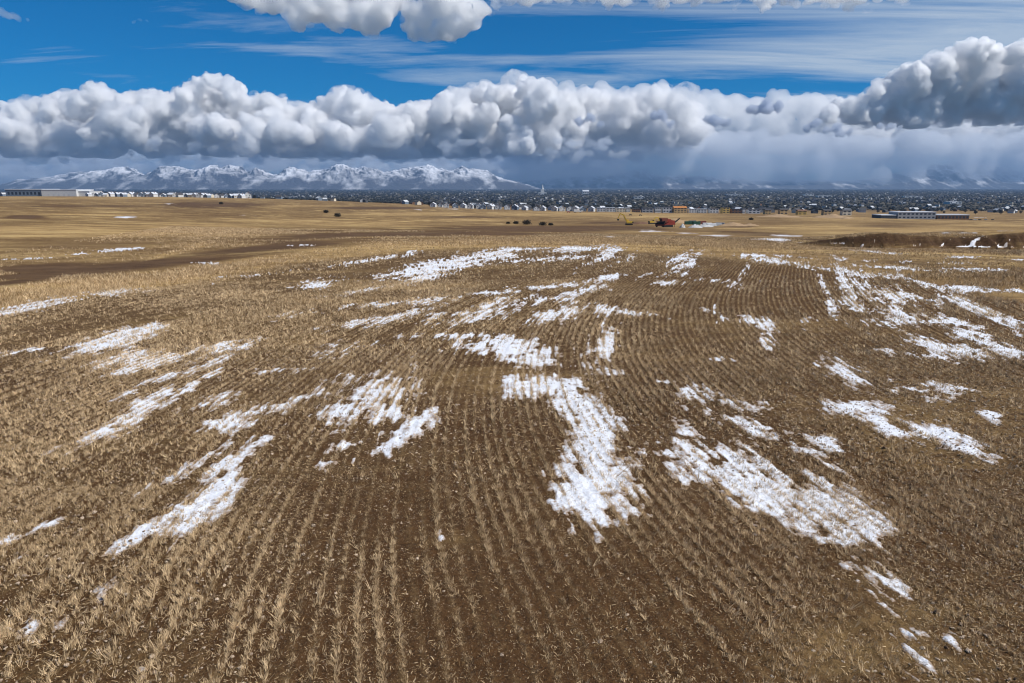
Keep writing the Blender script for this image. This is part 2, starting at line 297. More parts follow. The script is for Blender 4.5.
def mat_ground():
    n = NT('field_soil'); P = n.pos()
    d1 = n.noise(P, .35, 5, .6); d2 = n.noise(P, 3.1, 5, .65); d3 = n.noise(P, 22, 4, .7); d4 = n.noise(P, 90, 3, .7)
    soil = n.mix(n.ramp(d2, .3, .7), (.044, .0195, .0070), (.098, .049, .0185))
    soil = n.mix(n.math('MULTIPLY', n.ramp(d1, .35, .7), .7), soil, (.088, .046, .019))
    soil = n.mix(n.ramp(d3, .58, .72), soil, (.165, .100, .045))
    soil = n.mix(n.math('MULTIPLY', n.ramp(d4, .60, .72), .8), soil, (.34, .25, .16))
    soil = n.mix(n.math('MULTIPLY', n.ramp(d3, .48, .30), .75), soil, (.035, .020, .011))
    vo = n.n('TexVoronoi'); vo.inputs['Scale'].default_value = 34; n.set(vo.inputs['Vector'], P); vo.inputs['Randomness'].default_value = 1.0
    vr = n.n('SeparateColor'); n.t.links.new(vo.outputs['Color'], vr.inputs[0])
    chip = n.math('MULTIPLY', n.ramp(vr.outputs[0], .80, .90), n.ramp(vo.outputs['Distance'], .42, .30))
    soil = n.mix(n.math('MULTIPLY', chip, .8), soil, n.mix(vr.outputs[1], (.20, .125, .07), (.42, .33, .23)))
    soil = n.mix(n.math('MULTIPLY', n.math('MULTIPLY', n.ramp(vr.outputs[2], .72, .8), n.ramp(vo.outputs['Distance'], .5, .35)), .7), soil, (.028, .016, .009))
    # straw litter along the rows
    u = n.attr('rowu'); st = n.math('MULTIPLY_ADD', n.math('COSINE', n.math('MULTIPLY', u, 2 * math.pi / ROW)), .5, .5)
    st = n.math('MULTIPLY', n.math('POWER', st, 2.5), n.attr('rows'))
    wob = n.ramp(n.noise(P, 1.1, 4, .6), .32, .62)
    st = n.math('MULTIPLY', n.math('MULTIPLY', st, wob), n.ramp(d3, .3, .6))
    straw = n.mix(n.ramp(d3, .3, .7), (.34, .225, .10), (.60, .435, .22))
    sy = n.n('SeparateXYZ'); n.t.links.new(P, sy.inputs[0])
    c = n.mix(n.math('MULTIPLY', st, n.math('MULTIPLY_ADD', n.ramp(sy.outputs[1], 14, 34), .55, .20)), soil, straw)
    # dry grass cover
    g = n.attr('grass'); gm = n.math('MULTIPLY_ADD', n.noise(n.map(P, (.02, .09, 1)), 1.0, 9, .78), .6, n.math('MULTIPLY', n.noise(n.map(P, (.5, 1.3, 1)), 1.6, 5, .7), .4))
    gcol = n.mix(n.ramp(gm, .35, .65), (.25, .150, .060), (.50, .350, .150))
    gcol = n.mix(n.ramp(d1, .3, .7), gcol, (.42, .275, .115))
    gf = n.math('MULTIPLY_ADD', n.math('SUBTRACT', gm, .5), 3.4, g, clamp=True)
    gf = n.math('MULTIPLY', gf, n.ramp(g, .0, .25))
    c = n.mix(gf, c, gcol)
    mo = n.noise(n.map(P, (.10, .42, 1)), 1., 9, .8)
    c = n.mix(n.math('MULTIPLY', n.math('MULTIPLY', n.ramp(mo, .50, .62), n.math('SUBTRACT', 1.0, n.attr('rows'), clamp=True)), .75), c, (.105, .057, .023))
    fm_ = n.noise(n.map(P, (.012, .034, 1)), 1., 7, .78, .4)
    outw = n.math('SUBTRACT', 1.0, n.attr('rows'), clamp=True)
    c = n.mix(n.math('MULTIPLY', n.math('MULTIPLY', n.ramp(fm_, .50, .60), outw), .7), c, (.135, .078, .034))
    c = n.mix(n.math('MULTIPLY', n.math('MULTIPLY', n.ramp(fm_, .46, .38), outw), .55), c, (.56, .40, .175))
    # bare dark soil in the middle distance and the cut bank
    dk = n.attr('dark'); rd = n.noise(n.map(P, (.4, 1.2, 1)), .5, 5, .65)
    dcol = n.mix(n.ramp(rd, .35, .65), (.065, .036, .02), (.15, .092, .05))
    c = n.mix(n.math('MULTIPLY', dk, .8), c, dcol)
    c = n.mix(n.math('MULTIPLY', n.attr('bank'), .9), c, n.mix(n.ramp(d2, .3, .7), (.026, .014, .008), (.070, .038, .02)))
    # the valley floor far out: winter brown and scrub, with cloud shadow darkened into the colour
    vcol = n.mix(n.ramp(n.noise(n.map(P, (.0012, .003, 1)), 1., 6, .7), .35, .65), (.035, .036, .032), (.10, .085, .06))
    c = n.mix(n.attr('valley'), c, vcol)
    b = n.math('ADD', n.math('MULTIPLY', d2, .6), n.math('ADD', n.math('MULTIPLY', d3, .35), n.math('MULTIPLY', d4, .12)))
    return n.bsdf(c, .97, b, 1., .09, .08)
def mat_snow():
    n = NT('old_snow'); P = n.pos(); a = n.noise(P, 14, 5, .7); b = n.noise(P, 2.2, 4, .6)
    c = n.mix(n.ramp(b, .35, .7), (.80, .82, .86), (.70, .71, .74))
    thin = n.math('ADD', n.attr('deep'), n.math('MULTIPLY', n.math('SUBTRACT', n.noise(P, 26, 4, .75), .5), .9))
    c = n.mix(n.ramp(thin, .34, .04), c, (.30, .215, .145))
    c = n.mix(n.math('MULTIPLY', n.ramp(a, .55, .70), n.ramp(b, .34, .58)), c, (.38, .27, .17))
    return n.bsdf(c, .6, n.math('ADD', a, b), .8, .05, .3)
def mat_straw():
    n = NT('dry_straw'); t = n.attr('tint')
    c = n.mix(t, (.19, .112, .042), (.90, .668, .395))
    return n.bsdf(c, .75, spec=.25)

# ------------------------------------------------------------------ the ground: one sheet from under the drone to the far valley
def build_ground():
    py = np.concatenate([np.arange(760, 236, -1.05)])
    Y1 = []
    for p in py:
        d = ray(512, p); Y1.append(-H / d[2] * d[1])
    Y1 = np.array(Y1); Y1 = Y1[Y1 < 105]
    Ym = np.concatenate([np.arange(105, 128, .35), np.geomspace(128, 1000, 190), np.geomspace(1010, 60000, 110)])
    Yn = np.array([-40, -12, -3, 0, 1.5, 2.8, 3.6, 4.2, 4.7, 5.1])
    Ys = np.concatenate([Yn, Y1[Y1 > 5.3], Ym])
    U = np.concatenate([np.linspace(-2.2, -.86, 24)[:-1], np.linspace(-.86, .86, 1290), np.linspace(.86, 2.2, 24)[1:]])
    A, YY = np.meshgrid(U, Ys); XX = A * (np.maximum(YY, 0) + 2.5)
    Z = ground_z(XX, YY)
    near = 1 - sstep(60, 110, YY)
    ru = rowu(XX, np.maximum(YY, 1.5))
    PX, PY = project(XX, np.maximum(YY, 2), Z)
    infield = sstep(-4, 6, PY - np.interp(PX, EDGE_X, EDGE_Y)) * (YY < 105)
    rough = (fbm(XX / .5, YY / .5, 21, 3) * .022 + fbm(XX / .11, YY / .11, 25, 2) * .016 * (1 - sstep(14, 30, YY))) * near
    ridge = np.cos(2 * math.pi * ru / ROW) * .003 * infield * (1 - sstep(35, 60, YY))
    Z = Z + rough + ridge + fbm(XX / 9, YY / 9, 31, 2) * .05 * near
    nr, nc = XX.shape; V = np.stack([XX, YY, Z], -1).reshape(-1, 3)
    i = np.arange(nr * nc).reshape(nr, nc)
    Fc = np.stack([i[:-1, :-1], i[:-1, 1:], i[1:, 1:], i[1:, :-1]], -1).reshape(-1, 4)
    me = np_mesh('ground', V, Fc, True); o = link('ground', me, mat_ground()); tag(o, kind='structure')
    # attributes
    big = fbm(XX / 22, YY / 12, 41, 4)
    lo = fbm(XX / 5, YY / 3, 45, 4)
    tone = np.clip(ell(PX, PY, TONE) * 1.8, 0, 1); dark = np.clip(ell(PX, PY, DARK) * 1.6, 0, 1)
    out = 1 - infield
    g = out * np.clip(.42 + tone * .6 + .35 * fbm(XX / (6 + YY * .12), YY / (2 + YY * .06), 47, 4) - dark * .6, 0, 1) + infield * np.clip(.02 + .30 * lo + .15 * big, 0, .22)
    ed = np.interp(PX, EDGE_X, EDGE_Y) - PY; wdt = np.interp(PX, [0, 200, 350, 520, 700, 800, 1024], [26, 19, 12, 9, 11, 10, 14])
    strip = sstep(-1, 3, ed) * (1 - sstep(.8, 1.15, ed / wdt)) * np.interp(PX, [0, 700, 800, 1024], [1, 1, .6, .4]) * (YY < 130)
    g = np.clip(np.maximum(g, strip), 0, 1); dark = dark * (1 - strip)
    a = XX / np.maximum(YY, 1); s = YY - bank_depth(a)
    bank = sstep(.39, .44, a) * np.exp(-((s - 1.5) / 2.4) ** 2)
    valley = sstep(1500, 2300, YY)
    fattr(me, 'rowu', ru); fattr(me, 'rows', infield * np.clip(.85 + .5 * big, .2, 1)); fattr(me, 'grass', g * (1 - valley))
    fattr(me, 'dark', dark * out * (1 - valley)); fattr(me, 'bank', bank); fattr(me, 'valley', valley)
    # the snow: a thin sheet over the same soil, present only where it lies deeper than nothing
    S = np.where(YY < 108, ell(PX, PY, SNOW), -3.0); S2 = ell(PX, PY, FARSNOW); m = S > S2; S = np.maximum(S, S2)
    cs, sn = np.cos(row_dir(XX, np.maximum(YY, 5))), np.sin(row_dir(XX, np.maximum(YY, 5)))
    sc = np.clip(YY / 18, .7, 8)
    q = ru / .33; al = (XX * sn + YY * cs)
    nz = .50 * fbm(XX / (1.1 * sc), YY / (1.1 * sc), 51, 4, .6) + .50 * fbm(XX / .36, YY / .36, 55, 4, .7) * (YY < 70) + .42 * fbm(ru / .12, al / .7, 61, 3, .6) * near + .5 * fbm(XX / (YY * .05), YY / (YY * .1), 57, 4, .65) * sstep(60, 100, YY) - .20 * sstep(60, 110, YY) + .55 * fbm(ru / .22, al / 2.2, 63, 3, .65) * sstep(16, 28, YY) * (YY < 110)
    rowg = -.10 * (np.cos(2 * math.pi * ru / ROW) > .6) * near
    S = np.where(S > -2, np.minimum(S, .75) * .52 + nz * 1.08 + rowg * (1 + sstep(15, 30, YY)) + .075 - .02 * sstep(24, 50, YY) - .14 * (PY > 545) * (PX > 780), -3)
    hsn = np.clip(S * .09, -.03, .016) * np.clip(YY / 40, 1, 4)
    Zs = Z + hsn
    keepv = (S > -.15)
    kf = keepv[:-1, :-1] & keepv[:-1, 1:] & keepv[1:, 1:] & keepv[1:, :-1]
    ff = Fc.reshape(nr - 1, nc - 1, 4)[kf]
    used, inv = np.unique(ff.ravel(), return_inverse=True)
    Vs = np.stack([XX, YY, Zs], -1).reshape(-1, 3)[used]
    ms = np_mesh('snow', Vs, inv.reshape(-1, 4), True); so_ = link('snow', ms, mat_snow())
    fattr(ms, 'deep', S.ravel()[used])
    tag(so_, 'thin ragged patches of old white snow lying across the stubble field', 'snow', kind='stuff')
build_ground()

# ------------------------------------------------------------------ stubble, straw litter, clods
RNG = np.random.default_rng(7)
def ribbons(B, T, Wd, tint, taper=.35, bend=0.):
    """thin straws: base points, tip points, widths -> vertices, faces, tints"""
    n = len(B); ang = RNG.uniform(0, 2 * math.pi, n); D = T - B
    side = np.stack([np.cos(ang), np.sin(ang), np.zeros(n)], -1)
    Ln = np.linalg.norm(D, axis=1, keepdims=True) + 1e-6; Dn = D / Ln
    side = side - (side * Dn).sum(1, keepdims=True) * Dn; side /= np.linalg.norm(side, axis=1, keepdims=True) + 1e-6
    sd_ = side * Wd[:, None] / 2
    V = np.stack([B - sd_, B + sd_, T + sd_ * taper, T - sd_ * taper], 1).reshape(-1, 3)
    Fc = np.arange(4 * n).reshape(n, 4)
    return V, Fc, np.repeat(tint, 4)
def rand_points(n, y0, y1, aw=.90):
    """uniform over the wedge of ground between two depths"""
    Y = np.sqrt(RNG.uniform(y0 * y0, y1 * y1, n)); X = RNG.uniform(-aw, aw, n) * (Y + 1.0); return X, Y
def field_mask(X, Y):
    px, py = project(X, Y, ground_z(X, Y)); return py - np.interp(px, EDGE_X, EDGE_Y)
def snow_mask(X, Y):
    px, py = project(X, Y, ground_z(X, Y)); return ell(px, py, SNOW)
def build_stubble():
    VV, FF, TT = [], [], []; off = 0
    def add(V, Fc, t):
        nonlocal off
        VV.append(V); FF.append(Fc + off); TT.append(t); off += len(V)
    for (y0, y1, n, k, wd, hh) in ((5.4, 13, 52000, 9, .0060, .092), (13, 24, 56000, 7, .0098, .112), (24, 45, 110000, 5, .018, .13), (45, 108, 150000, 3, .035, .12)):
        X, Y = rand_points(n, y0, y1)
        fm = field_mask(X, Y)
        u = rowu(X, Y); e = .02
        gx = (rowu(X + e, Y) - u) / e; gy = (rowu(X, Y + e) - u) / e; g2 = gx * gx + gy * gy + 1e-6
        tgt = np.round(u / ROW) * ROW
        px, py = project(X, Y, 0)
        mid = np.exp(-((px - 450) / 170) ** 4) * sstep(330, 380, py); rown = vnoise(np.round(u / ROW) * 7.31, Y / 7, 5)
        dens = .44 + .12 * sstep(18, 28, Y) + .55 * fbm(X / 6, Y / 6, 71, 3) + .40 * fbm(X / 1.3, Y / 1.3, 75, 3) + .55 * rown * (1 + .8 * mid) - .5 * mid * (.55 * fbm(X / 6, Y / 6, 71, 3) + .40 * fbm(X / 1.3, Y / 1.3, 75, 3)) + .10 * mid + .34 * np.clip(ell(px, py, GOLD) * 1.5, 0, 1) - .36 * np.clip(ell(px, py, BARE) * 1.5, 0, 1) - .06
        px, py = project(X, Y, 0)
        # thinner stand down the middle, thicker to the left and on the rises
        dens += .22 * sstep(380, 200, px) * sstep(650, 420, py) - .10 * np.exp(-((px - 470) / 110) ** 2) * sstep(400, 470, py) + .16 * sstep(640, 780, px) * sstep(430, 520, py) * 0
        keep = (fm > 0) & (RNG.uniform(0, 1, n) < np.clip(dens, .03, 1))
        off_u = (tgt - u) + RNG.normal(0, .013, n) + .03 * vnoise(X * 1.1, Y * 1.1, 15)
        loose = RNG.uniform(0, 1, n) < .13 + .55 * sstep(340, 120, px) * sstep(380, 460, py) + .35 * sstep(640, 820, px) * sstep(400, 480, py)
        off_u = np.where(loose, off_u + RNG.uniform(-.125, .125, n), off_u)
        X = (X + gx / g2 * off_u)[keep]; Y = (Y + gy / g2 * off_u)[keep]; n2 = len(X)
        hs_ = hh * (.75 + .35 * np.clip(fbm(X / 4, Y / 4, 81, 2) + .3, -.5, 1)) * RNG.uniform(.55, 1.25, n2)
        hs_ *= np.where(RNG.uniform(0, 1, n2) < .04, 1.7, 1)
        tt = np.clip(RNG.normal(.56, .22, n2) + .22 * fbm(X / 3, Y / 3, 85, 2), 0, 1)
        lean = RNG.normal(0, .38, (n2, 2)); Z = ground_z(X, Y)
        Xr = np.repeat(X, k); Yr = np.repeat(Y, k); Zr = np.repeat(Z, k); N = len(Xr); hr = np.repeat(hs_, k) * RNG.uniform(.45, 1.1, N)
        spread = .014 if y1 < 45 else .035
        B = np.stack([Xr + RNG.normal(0, spread, N), Yr + RNG.normal(0, spread, N), Zr - .02], -1)
        dx = np.repeat(lean, k, 0) + RNG.normal(0, .33, (N, 2))
        T = B + np.stack([dx[:, 0] * hr, dx[:, 1] * hr, hr + .02], -1)
        add(*ribbons(B, T, wd * RNG.uniform(.6, 1.3, N), np.clip(np.repeat(tt, k) + RNG.normal(0, .16, N), 0, 1)))
    X, Y = rand_points(260000, 24, 190, .86); X1, Y1 = rand_points(130000, 22, 62, .86); X = np.concatenate([X, X1]); Y = np.concatenate([Y, Y1]); n = len(X); fm = field_mask(X, Y); vx, vy = project(X, Y, ground_z(X, Y)); vg = .8 * np.clip(ell(vx, vy, TONE) * 1.5, 0, 1) - 1.1 * np.clip(ell(vx, vy, DARK) * 1.6, 0, 1)
    keep = (fm < 2) & (fm > -60) & (RNG.uniform(0, 1, n) < .35 + .7 * fbm(X / 7, Y / 5, 77, 4, .6) + vg)
    X = X[keep]; Y = Y[keep]; n2 = len(X); k = 3; N = n2 * k; Xr = np.repeat(X, k); Yr = np.repeat(Y, k); hr = RNG.uniform(.08, .24, N) * np.repeat(.6 + .6 * RNG.uniform(0, 1, n2), k)
    B = np.stack([Xr + RNG.normal(0, .12, N), Yr + RNG.normal(0, .12, N), np.repeat(ground_z(X, Y), k) - .03], -1); T = B + np.stack([RNG.normal(0, .5, N) * hr, RNG.normal(0, .5, N) * hr, hr], -1)
    add(*ribbons(B, T, np.repeat(.0005 * Y + .006, k) * RNG.uniform(.6, 1.3, N), np.clip(np.repeat(RNG.normal(.42, .25, n2), k), 0, 1)))
    me = np_mesh('stubble', np.concatenate(VV), np.concatenate(FF)); fattr(me, 'tint', np.concatenate(TT))
    o = link('stubble', me, MS); tag(o, 'pale straw stubble standing in curved drill rows across the brown field', 'stubble', kind='stuff')
def build_litter():
    VV, FF, TT = [], [], []; off = 0
    for (y0, y1, n, wd, ln) in ((5.6, 14, 110000, .0055, .055), (14, 30, 90000, .010, .09), (30, 60, 30000, .02, .16)):
        X, Y = rand_points(n, y0, y1); k = (field_mask(X, Y) > 0) & (RNG.uniform(0, 1, n) < np.clip(.7 + .7 * fbm(X / 1.6, Y / 1.6, 91, 3), .1, 1)) & (snow_mask(X, Y) < .15)
        X = X[k]; Y = Y[k]; n = len(X); a = RNG.uniform(0, 2 * math.pi, n); L = ln * RNG.uniform(.3, 1.2, n)
        Z = ground_z(X, Y) + RNG.uniform(.0, .035, n)
        B = np.stack([X, Y, Z], -1); T = B + np.stack([np.cos(a) * L, np.sin(a) * L, RNG.normal(.005, .02, n)], -1)
        V, Fc, t = ribbons(B, T, wd * RNG.uniform(.6, 1.3, n), np.clip(RNG.normal(.34, .3, n), 0, 1), .8)
        VV.append(V); FF.append(Fc + off); TT.append(t); off += len(V)
    me = np_mesh('straw_litter', np.concatenate(VV), np.concatenate(FF)); fattr(me, 'tint', np.concatenate(TT))
    o = link('straw_litter', me, MS); tag(o, 'loose broken straw scattered flat between the stubble rows', 'straw', kind='stuff')
def blobs(C, R, seed):
    """many small irregular stones: squashed, jittered octahedra subdivided once"""
    rs = np.random.default_rng(seed)
    base = np.array([(1,0,0),(-1,0,0),(0,1,0),(0,-1,0),(0,0,1),(0,0,-1),(.6,.6,.6),(-.6,.6,.6),(.6,-.6,.6),(-.6,-.6,.6),(.6,.6,-.6),(-.6,.6,-.6),(.6,-.6,-.6),(-.6,-.6,-.6)], float)
    tri = []
    for sx_, a in ((1, 0), (-1, 1)):
        for sy_, b in ((1, 2), (-1, 3)):
            for sz_, c in ((1, 4), (-1, 5)):
                m = 6 + (0 if sx_ > 0 else 1) + (0 if sy_ > 0 else 2) + (0 if sz_ > 0 else 4)
                f = [(a, b, m), (b, c, m), (c, a, m)]
                if sx_ * sy_ * sz_ < 0: f = [(q, p, r) for p, q, r in f]
                tri += f
    tri = np.array(tri); n = len(C)
    V = base[None] * (R[:, None, None] * rs.uniform(.65, 1.2, (n, 14, 1))) * rs.uniform(.7, 1.2, (n, 1, 3)) * np.array([1, 1, .7])
    a = rs.uniform(0, 6.28, n); c, s = np.cos(a)[:, None], np.sin(a)[:, None]
    V = np.stack([V[..., 0] * c - V[..., 1] * s, V[..., 0] * s + V[..., 1] * c, V[..., 2]], -1) + C[:, None]
    Fc = (tri[None] + (np.arange(n) * 14)[:, None, None]).reshape(-1, 3)
    return V.reshape(-1, 3), Fc, n
def build_clods():
    n = 42000; X, Y = rand_points(n, 5.6, 26); k = field_mask(X, Y) > 0; X = X[k]; Y = Y[k]; n = len(X)
    R = np.clip(RNG.lognormal(-4.3, .45, n), .006, .045); Z = ground_z(X, Y) + R * .3
    V, Fc, _ = blobs(np.stack([X, Y, Z], -1), R, 3)
    me = np_mesh('stones', V, Fc); fattr(me, 'tint', np.repeat(RNG.uniform(0, 1, n), 14))
    m = NT('field_stone'); c = m.mix(m.attr('tint'), (.10, .058, .032), (.55, .43, .31)); mt = m.bsdf(c, .9)
    o = link('stones', me, mt); tag(o, 'small pale stones and soil clods strewn over the field', 'stones', kind='stuff')
MS = mat_straw()
build_stubble(); build_litter(); build_clods()
# ------------------------------------------------------------------ clouds: real bodies of mist, standing beyond the valley
def mat_mist(name, dens, aniso=.35, col=(1, 1, 1), torn=None):
    n = NT(name); v = n.n('VolumePrincipled'); v.inputs['Color'].default_value = (*col, 1); v.inputs['Density'].default_value = dens
    v.inputs['Anisotropy'].default_value = aniso; n.t.links.new(v.outputs[0], n.out.inputs['Volume'])
    if torn:                                         # density that comes and goes, so edges fray
        f = n.noise(n.pos(), 1.0 / torn[0], 5, .62); n.set(v.inputs['Density'], n.math('MULTIPLY', n.ramp(f, torn[1], torn[2]), dens))
    return n.m
ICO = None
def sphere_soup(name, C, R, squash, voxel, base=None, disp=(), top=None):
    """overlapping balls -> one closed skin (voxel remesh) -> billowed by procedural textures -> flat underside"""
    bm = bmesh.new(); bmesh.ops.create_icosphere(bm, subdivisions=2, radius=1.0)
    bv = np.array([v.co[:] for v in bm.verts]); bf = np.array([[v.index for v in f.verts] for f in bm.faces]); bm.free()
    V = (bv[None] * R[:, None, None] * np.array([1, 1, squash]) + C[:, None]).reshape(-1, 3)
    Fc = (bf[None] + (np.arange(len(C)) * len(bv))[:, None, None]).reshape(-1, 3)
    me = np_mesh(name + '_raw', V, Fc); o = bpy.data.objects.new(name, me); COL.objects.link(o)
    r = o.modifiers.new('skin', 'REMESH'); r.mode = 'VOXEL'; r.voxel_size = voxel; r.use_smooth_shade = True
    for i, (sz, st, depth) in enumerate(disp):
        t = bpy.data.textures.new(name + '_billow', 'CLOUDS'); t.noise_scale = sz; t.noise_depth = depth; t.noise_basis = 'ORIGINAL_PERLIN' if i % 2 else 'VORONOI_F1'
        d = o.modifiers.new('billow', 'DISPLACE'); d.texture = t; d.strength = -st if t.noise_basis == 'VORONOI_F1' else st; d.mid_level = .4; d.texture_coords = 'LOCAL'
    me2 = bpy.data.meshes.new_from_object(o.evaluated_get(bpy.context.evaluated_depsgraph_get()))
    bpy.data.objects.remove(o)
    n = len(me2.vertices); P = np.empty(n * 3, np.float32); me2.vertices.foreach_get('co', P); P = P.reshape(-1, 3)
    if base is not None:
        b = base + 150 * vnoise(P[:, 0] / 1900, P[:, 1] / 1500, 3) + 60 * vnoise(P[:, 0] / 400, P[:, 1] / 400, 9)
        lo = P[:, 2] < b; P[lo, 2] = b[lo] + (P[lo, 2] - b[lo]) * .18
    me2.vertices.foreach_set('co', P.ravel()); me2.update(); me2.name = name
    print(name, n)
    return me2
def puffs(seeds, rng, kids=7, levels=2, shrink=.48, up=.25, z_lo=None):
    C = [np.array(s[:3]) for s in seeds]; R = [s[3] for s in seeds]; cur = list(zip(C, R))
    for L in range(levels):
        nx = []
        for c, r in cur:
            for _ in range(kids):
                d = rng.normal(0, 1, 3); d[2] += up; d[1] -= .45; d /= np.linalg.norm(d)
                r2 = r * shrink * rng.uniform(.7, 1.25); c2 = c + d * (r * .86)
                if z_lo is not None and c2[2] < z_lo: continue
                nx.append((c2, r2)); C.append(c2); R.append(r2)
        cur = nx; kids = max(3, kids - 2)
    return np.array(C), np.array(R)
def cloud(name, seeds_px, depth, thick, seed, dens=.006, voxel=75., base_py=None, kids=7, levels=2, shrink=.48, disp=((900, 160, 1), (450, 190, 2), (180, 100, 2)), mat=None, squash=.95, veil=0):
    """seeds_px: (px, py, radius in px, depth offset in units of thick)"""
    rng = np.random.default_rng(seed); S = []
    for (px, py, r, dz) in seeds_px:
        d = depth + dz * thick; p = at(px, py, d); S.append((p[0], p[1], p[2], r * d / F_PX))
    base = at(512, base_py, depth)[2] if base_py else None
    C, R = puffs(S, rng, kids, levels, shrink, z_lo=base)
    me = sphere_soup(name, C, R, squash, voxel, base, disp)
    o = link(name, me, mat or mat_mist('cloud_mist', dens, torn=(650, .36, .60) if veil else None)); tag(o, kind='structure')
    if veil:                                          # torn thin mist round the dense body
        C2 = C + rng.normal(0, 1, C.shape) * R[:, None] * .45; k = rng.uniform(0, 1, len(C)) < .55
        me2 = sphere_soup('cloud_fringe', C2[k], R[k] * rng.uniform(.6, 1.35, k.sum()), squash * .85, voxel * 1.3, None, ((700, 150, 2), (260, 130, 2), (120, 50, 2)))
        tag(link('cloud_fringe', me2, mat_mist('fringe_mist', veil * 1.6, torn=(500, .42, .68)), None), kind='structure')
    return o

TOPX = [-80,0,20,60,78,100,120,140,160,175,190,205,215,232,242,255,270,284,300,322,345,358,370,385,400,430,447,465,490,510,527,545,555,580,590,610,640,660,700]
TOPY = [110,106,97,93,87,81,92,90,86,94,80,73,70,77,93,96,87,100,104,97,85,90,95,102,103,98,87,86,80,84,75,77,88,92,85,92,92,84,104]
def build_clouds():
    rng = np.random.default_rng(4); S = []; fine = ((1000, 150, 1), (480, 200, 2), (190, 110, 2))
    for px in np.arange(-110, 560, 9):               # crowns along the skyline, leaning out over the body below
        t = np.interp(px, TOPX, TOPY); r = rng.uniform(6, 11); S.append((px + rng.uniform(-3, 3), t + r * 1.45, r, rng.uniform(-.6, .5)))
    for px in np.arange(-110, 560, 10):              # the swelling front: big heads at all depths
        t = np.interp(px, TOPX, TOPY); r = rng.uniform(10, 19); y = rng.uniform(t + 1.5 * r, 143); S.append((px, y, r, rng.uniform(-1.1, .3)))
    for px in np.arange(-120, 580, 11):
        t = np.interp(px, TOPX, TOPY)
        for y in np.arange(t + 19, 150, 14): S.append((px, y, 13, 1.1))
    cloud('cumulus_bank', S, 29000, 1500, 2, base_py=155, dens=.0150, voxel=52, kids=7, levels=3, shrink=.44, disp=fine, veil=.0030)
    L = [(px, rng.uniform(140, 155), rng.uniform(5, 10), rng.uniform(-1.4, 1)) for px in np.arange(-120, 610, 5)]
    cloud('stratus', L, 29300, 1500, 3, voxel=80, kids=5, levels=1, squash=.4, disp=((1500, 200, 1), (500, 150, 2)), mat=mat_mist('shaded_low_mist', .0042, .35, (.80, .845, .91), (900, .38, .6)))  # grey tint paints the shaded base of the bank into this layer
    S = []                                           # the brighter bank further right
    for px in np.arange(560, 700, 7):
        t = np.interp(px, TOPX, TOPY); r = rng.uniform(6, 11); S.append((px, t + r * 1.3, r, rng.uniform(-.3, .4)))
        S.append((px, rng.uniform(t + 22, 135), rng.uniform(9, 14), rng.uniform(-.2, .5)))
    for px in np.arange(560, 700, 11):
        for y in np.arange(np.interp(px, TOPX, TOPY) + 18, 140, 13): S.append((px, y, 12, .8))
    cloud('cumulus_bank', S, 31000, 1300, 5, base_py=146, dens=.0080, voxel=66, levels=3, kids=6, veil=.002)
    S = []
    DX = [815,835,850,870,885,900,915,935,960,985,1000,1024,1060,1110]; DY = [116,96,96,90,74,66,62,52,41,38,48,38,34,40]
    for px in np.arange(830, 1110, 8):
        t = np.interp(px, DX, DY); r = rng.uniform(6, 11); S.append((px, t + r * 1.3, r, rng.uniform(-.4, .3)))
    for px in np.arange(850, 1110, 6):
        t = np.interp(px, DX, DY); r = rng.uniform(8, 15); y = rng.uniform(t + 1.6 * r, 118); S.append((px, y, r, rng.uniform(-.4, .1) + .5 * (y - t) / 60))
    for px in np.arange(865, 1110, 11):
        for y in np.arange(np.interp(px, DX, DY) + 18, 122, 13): S.append((px, y, 11, .9))
    cloud('cumulus_tower', S, 26500, 1300, 8, base_py=125, dens=.0140, voxel=52, kids=7, levels=3, shrink=.45, veil=.0024)
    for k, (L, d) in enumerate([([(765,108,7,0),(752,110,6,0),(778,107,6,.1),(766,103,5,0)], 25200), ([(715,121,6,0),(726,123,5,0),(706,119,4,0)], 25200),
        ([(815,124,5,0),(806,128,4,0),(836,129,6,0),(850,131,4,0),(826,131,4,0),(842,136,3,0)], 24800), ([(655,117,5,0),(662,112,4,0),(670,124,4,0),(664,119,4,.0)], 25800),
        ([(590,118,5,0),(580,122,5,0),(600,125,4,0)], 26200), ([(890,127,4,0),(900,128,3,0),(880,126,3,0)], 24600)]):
        cloud('cloud_scrap', L, d, 300, 20 + k, mat=mat_mist('shaded_scrap_mist', .0085, .3, (.78, .82, .89)), voxel=45, kids=8, levels=2, disp=((500, 120, 1), (220, 90, 2)), squash=.7)  # greyed mist colour carries the shade of the neighbouring clouds
    # clouds overhead of the valley at the upper edge of the view
    hi = dict(dens=.0120, veil=.0024, voxel=42, disp=((500, 120, 1), (230, 90, 2), (90, 30, 2)))
    S = [(px, y, r, z) for px, y, r, z in [(236,-14,12,0),(255,-10,13,.2),(275,-4,14,0),(295,6,13,-.2),(315,2,16,.3),(335,10,14,0),(355,8,15,.2),(372,14,11,0),(385,4,12,-.1),(400,-6,12,.2),(300,-18,18,.5),(345,-15,20,.5),(375,-12,18,.4)]]
    S = [(a, b + 6, c * 1.12, e) for a, b, c, e in S]
    cloud('cloud_mass', S, 15500, 700, 31, squash=.7, **hi)
    S = [(414,4,11,0),(430,0,14,.2),(448,4,15,0),(468,0,14,.2),(482,2,8,0),(412,20,8,0),(428,24,11,0),(445,26,10,0),(458,18,12,.1),(474,14,9,0),(450,-18,20,.4)]
    S = [(a, b + 8, c, e) for a, b, c, e in S]
    cloud('cloud_mass', S, 15000, 700, 33, squash=.85, **hi)
    S = [(px, -7 + rng.uniform(-4, 4), rng.uniform(9, 14), rng.uniform(-.5, .5)) for px in np.arange(500, 930, 9)]
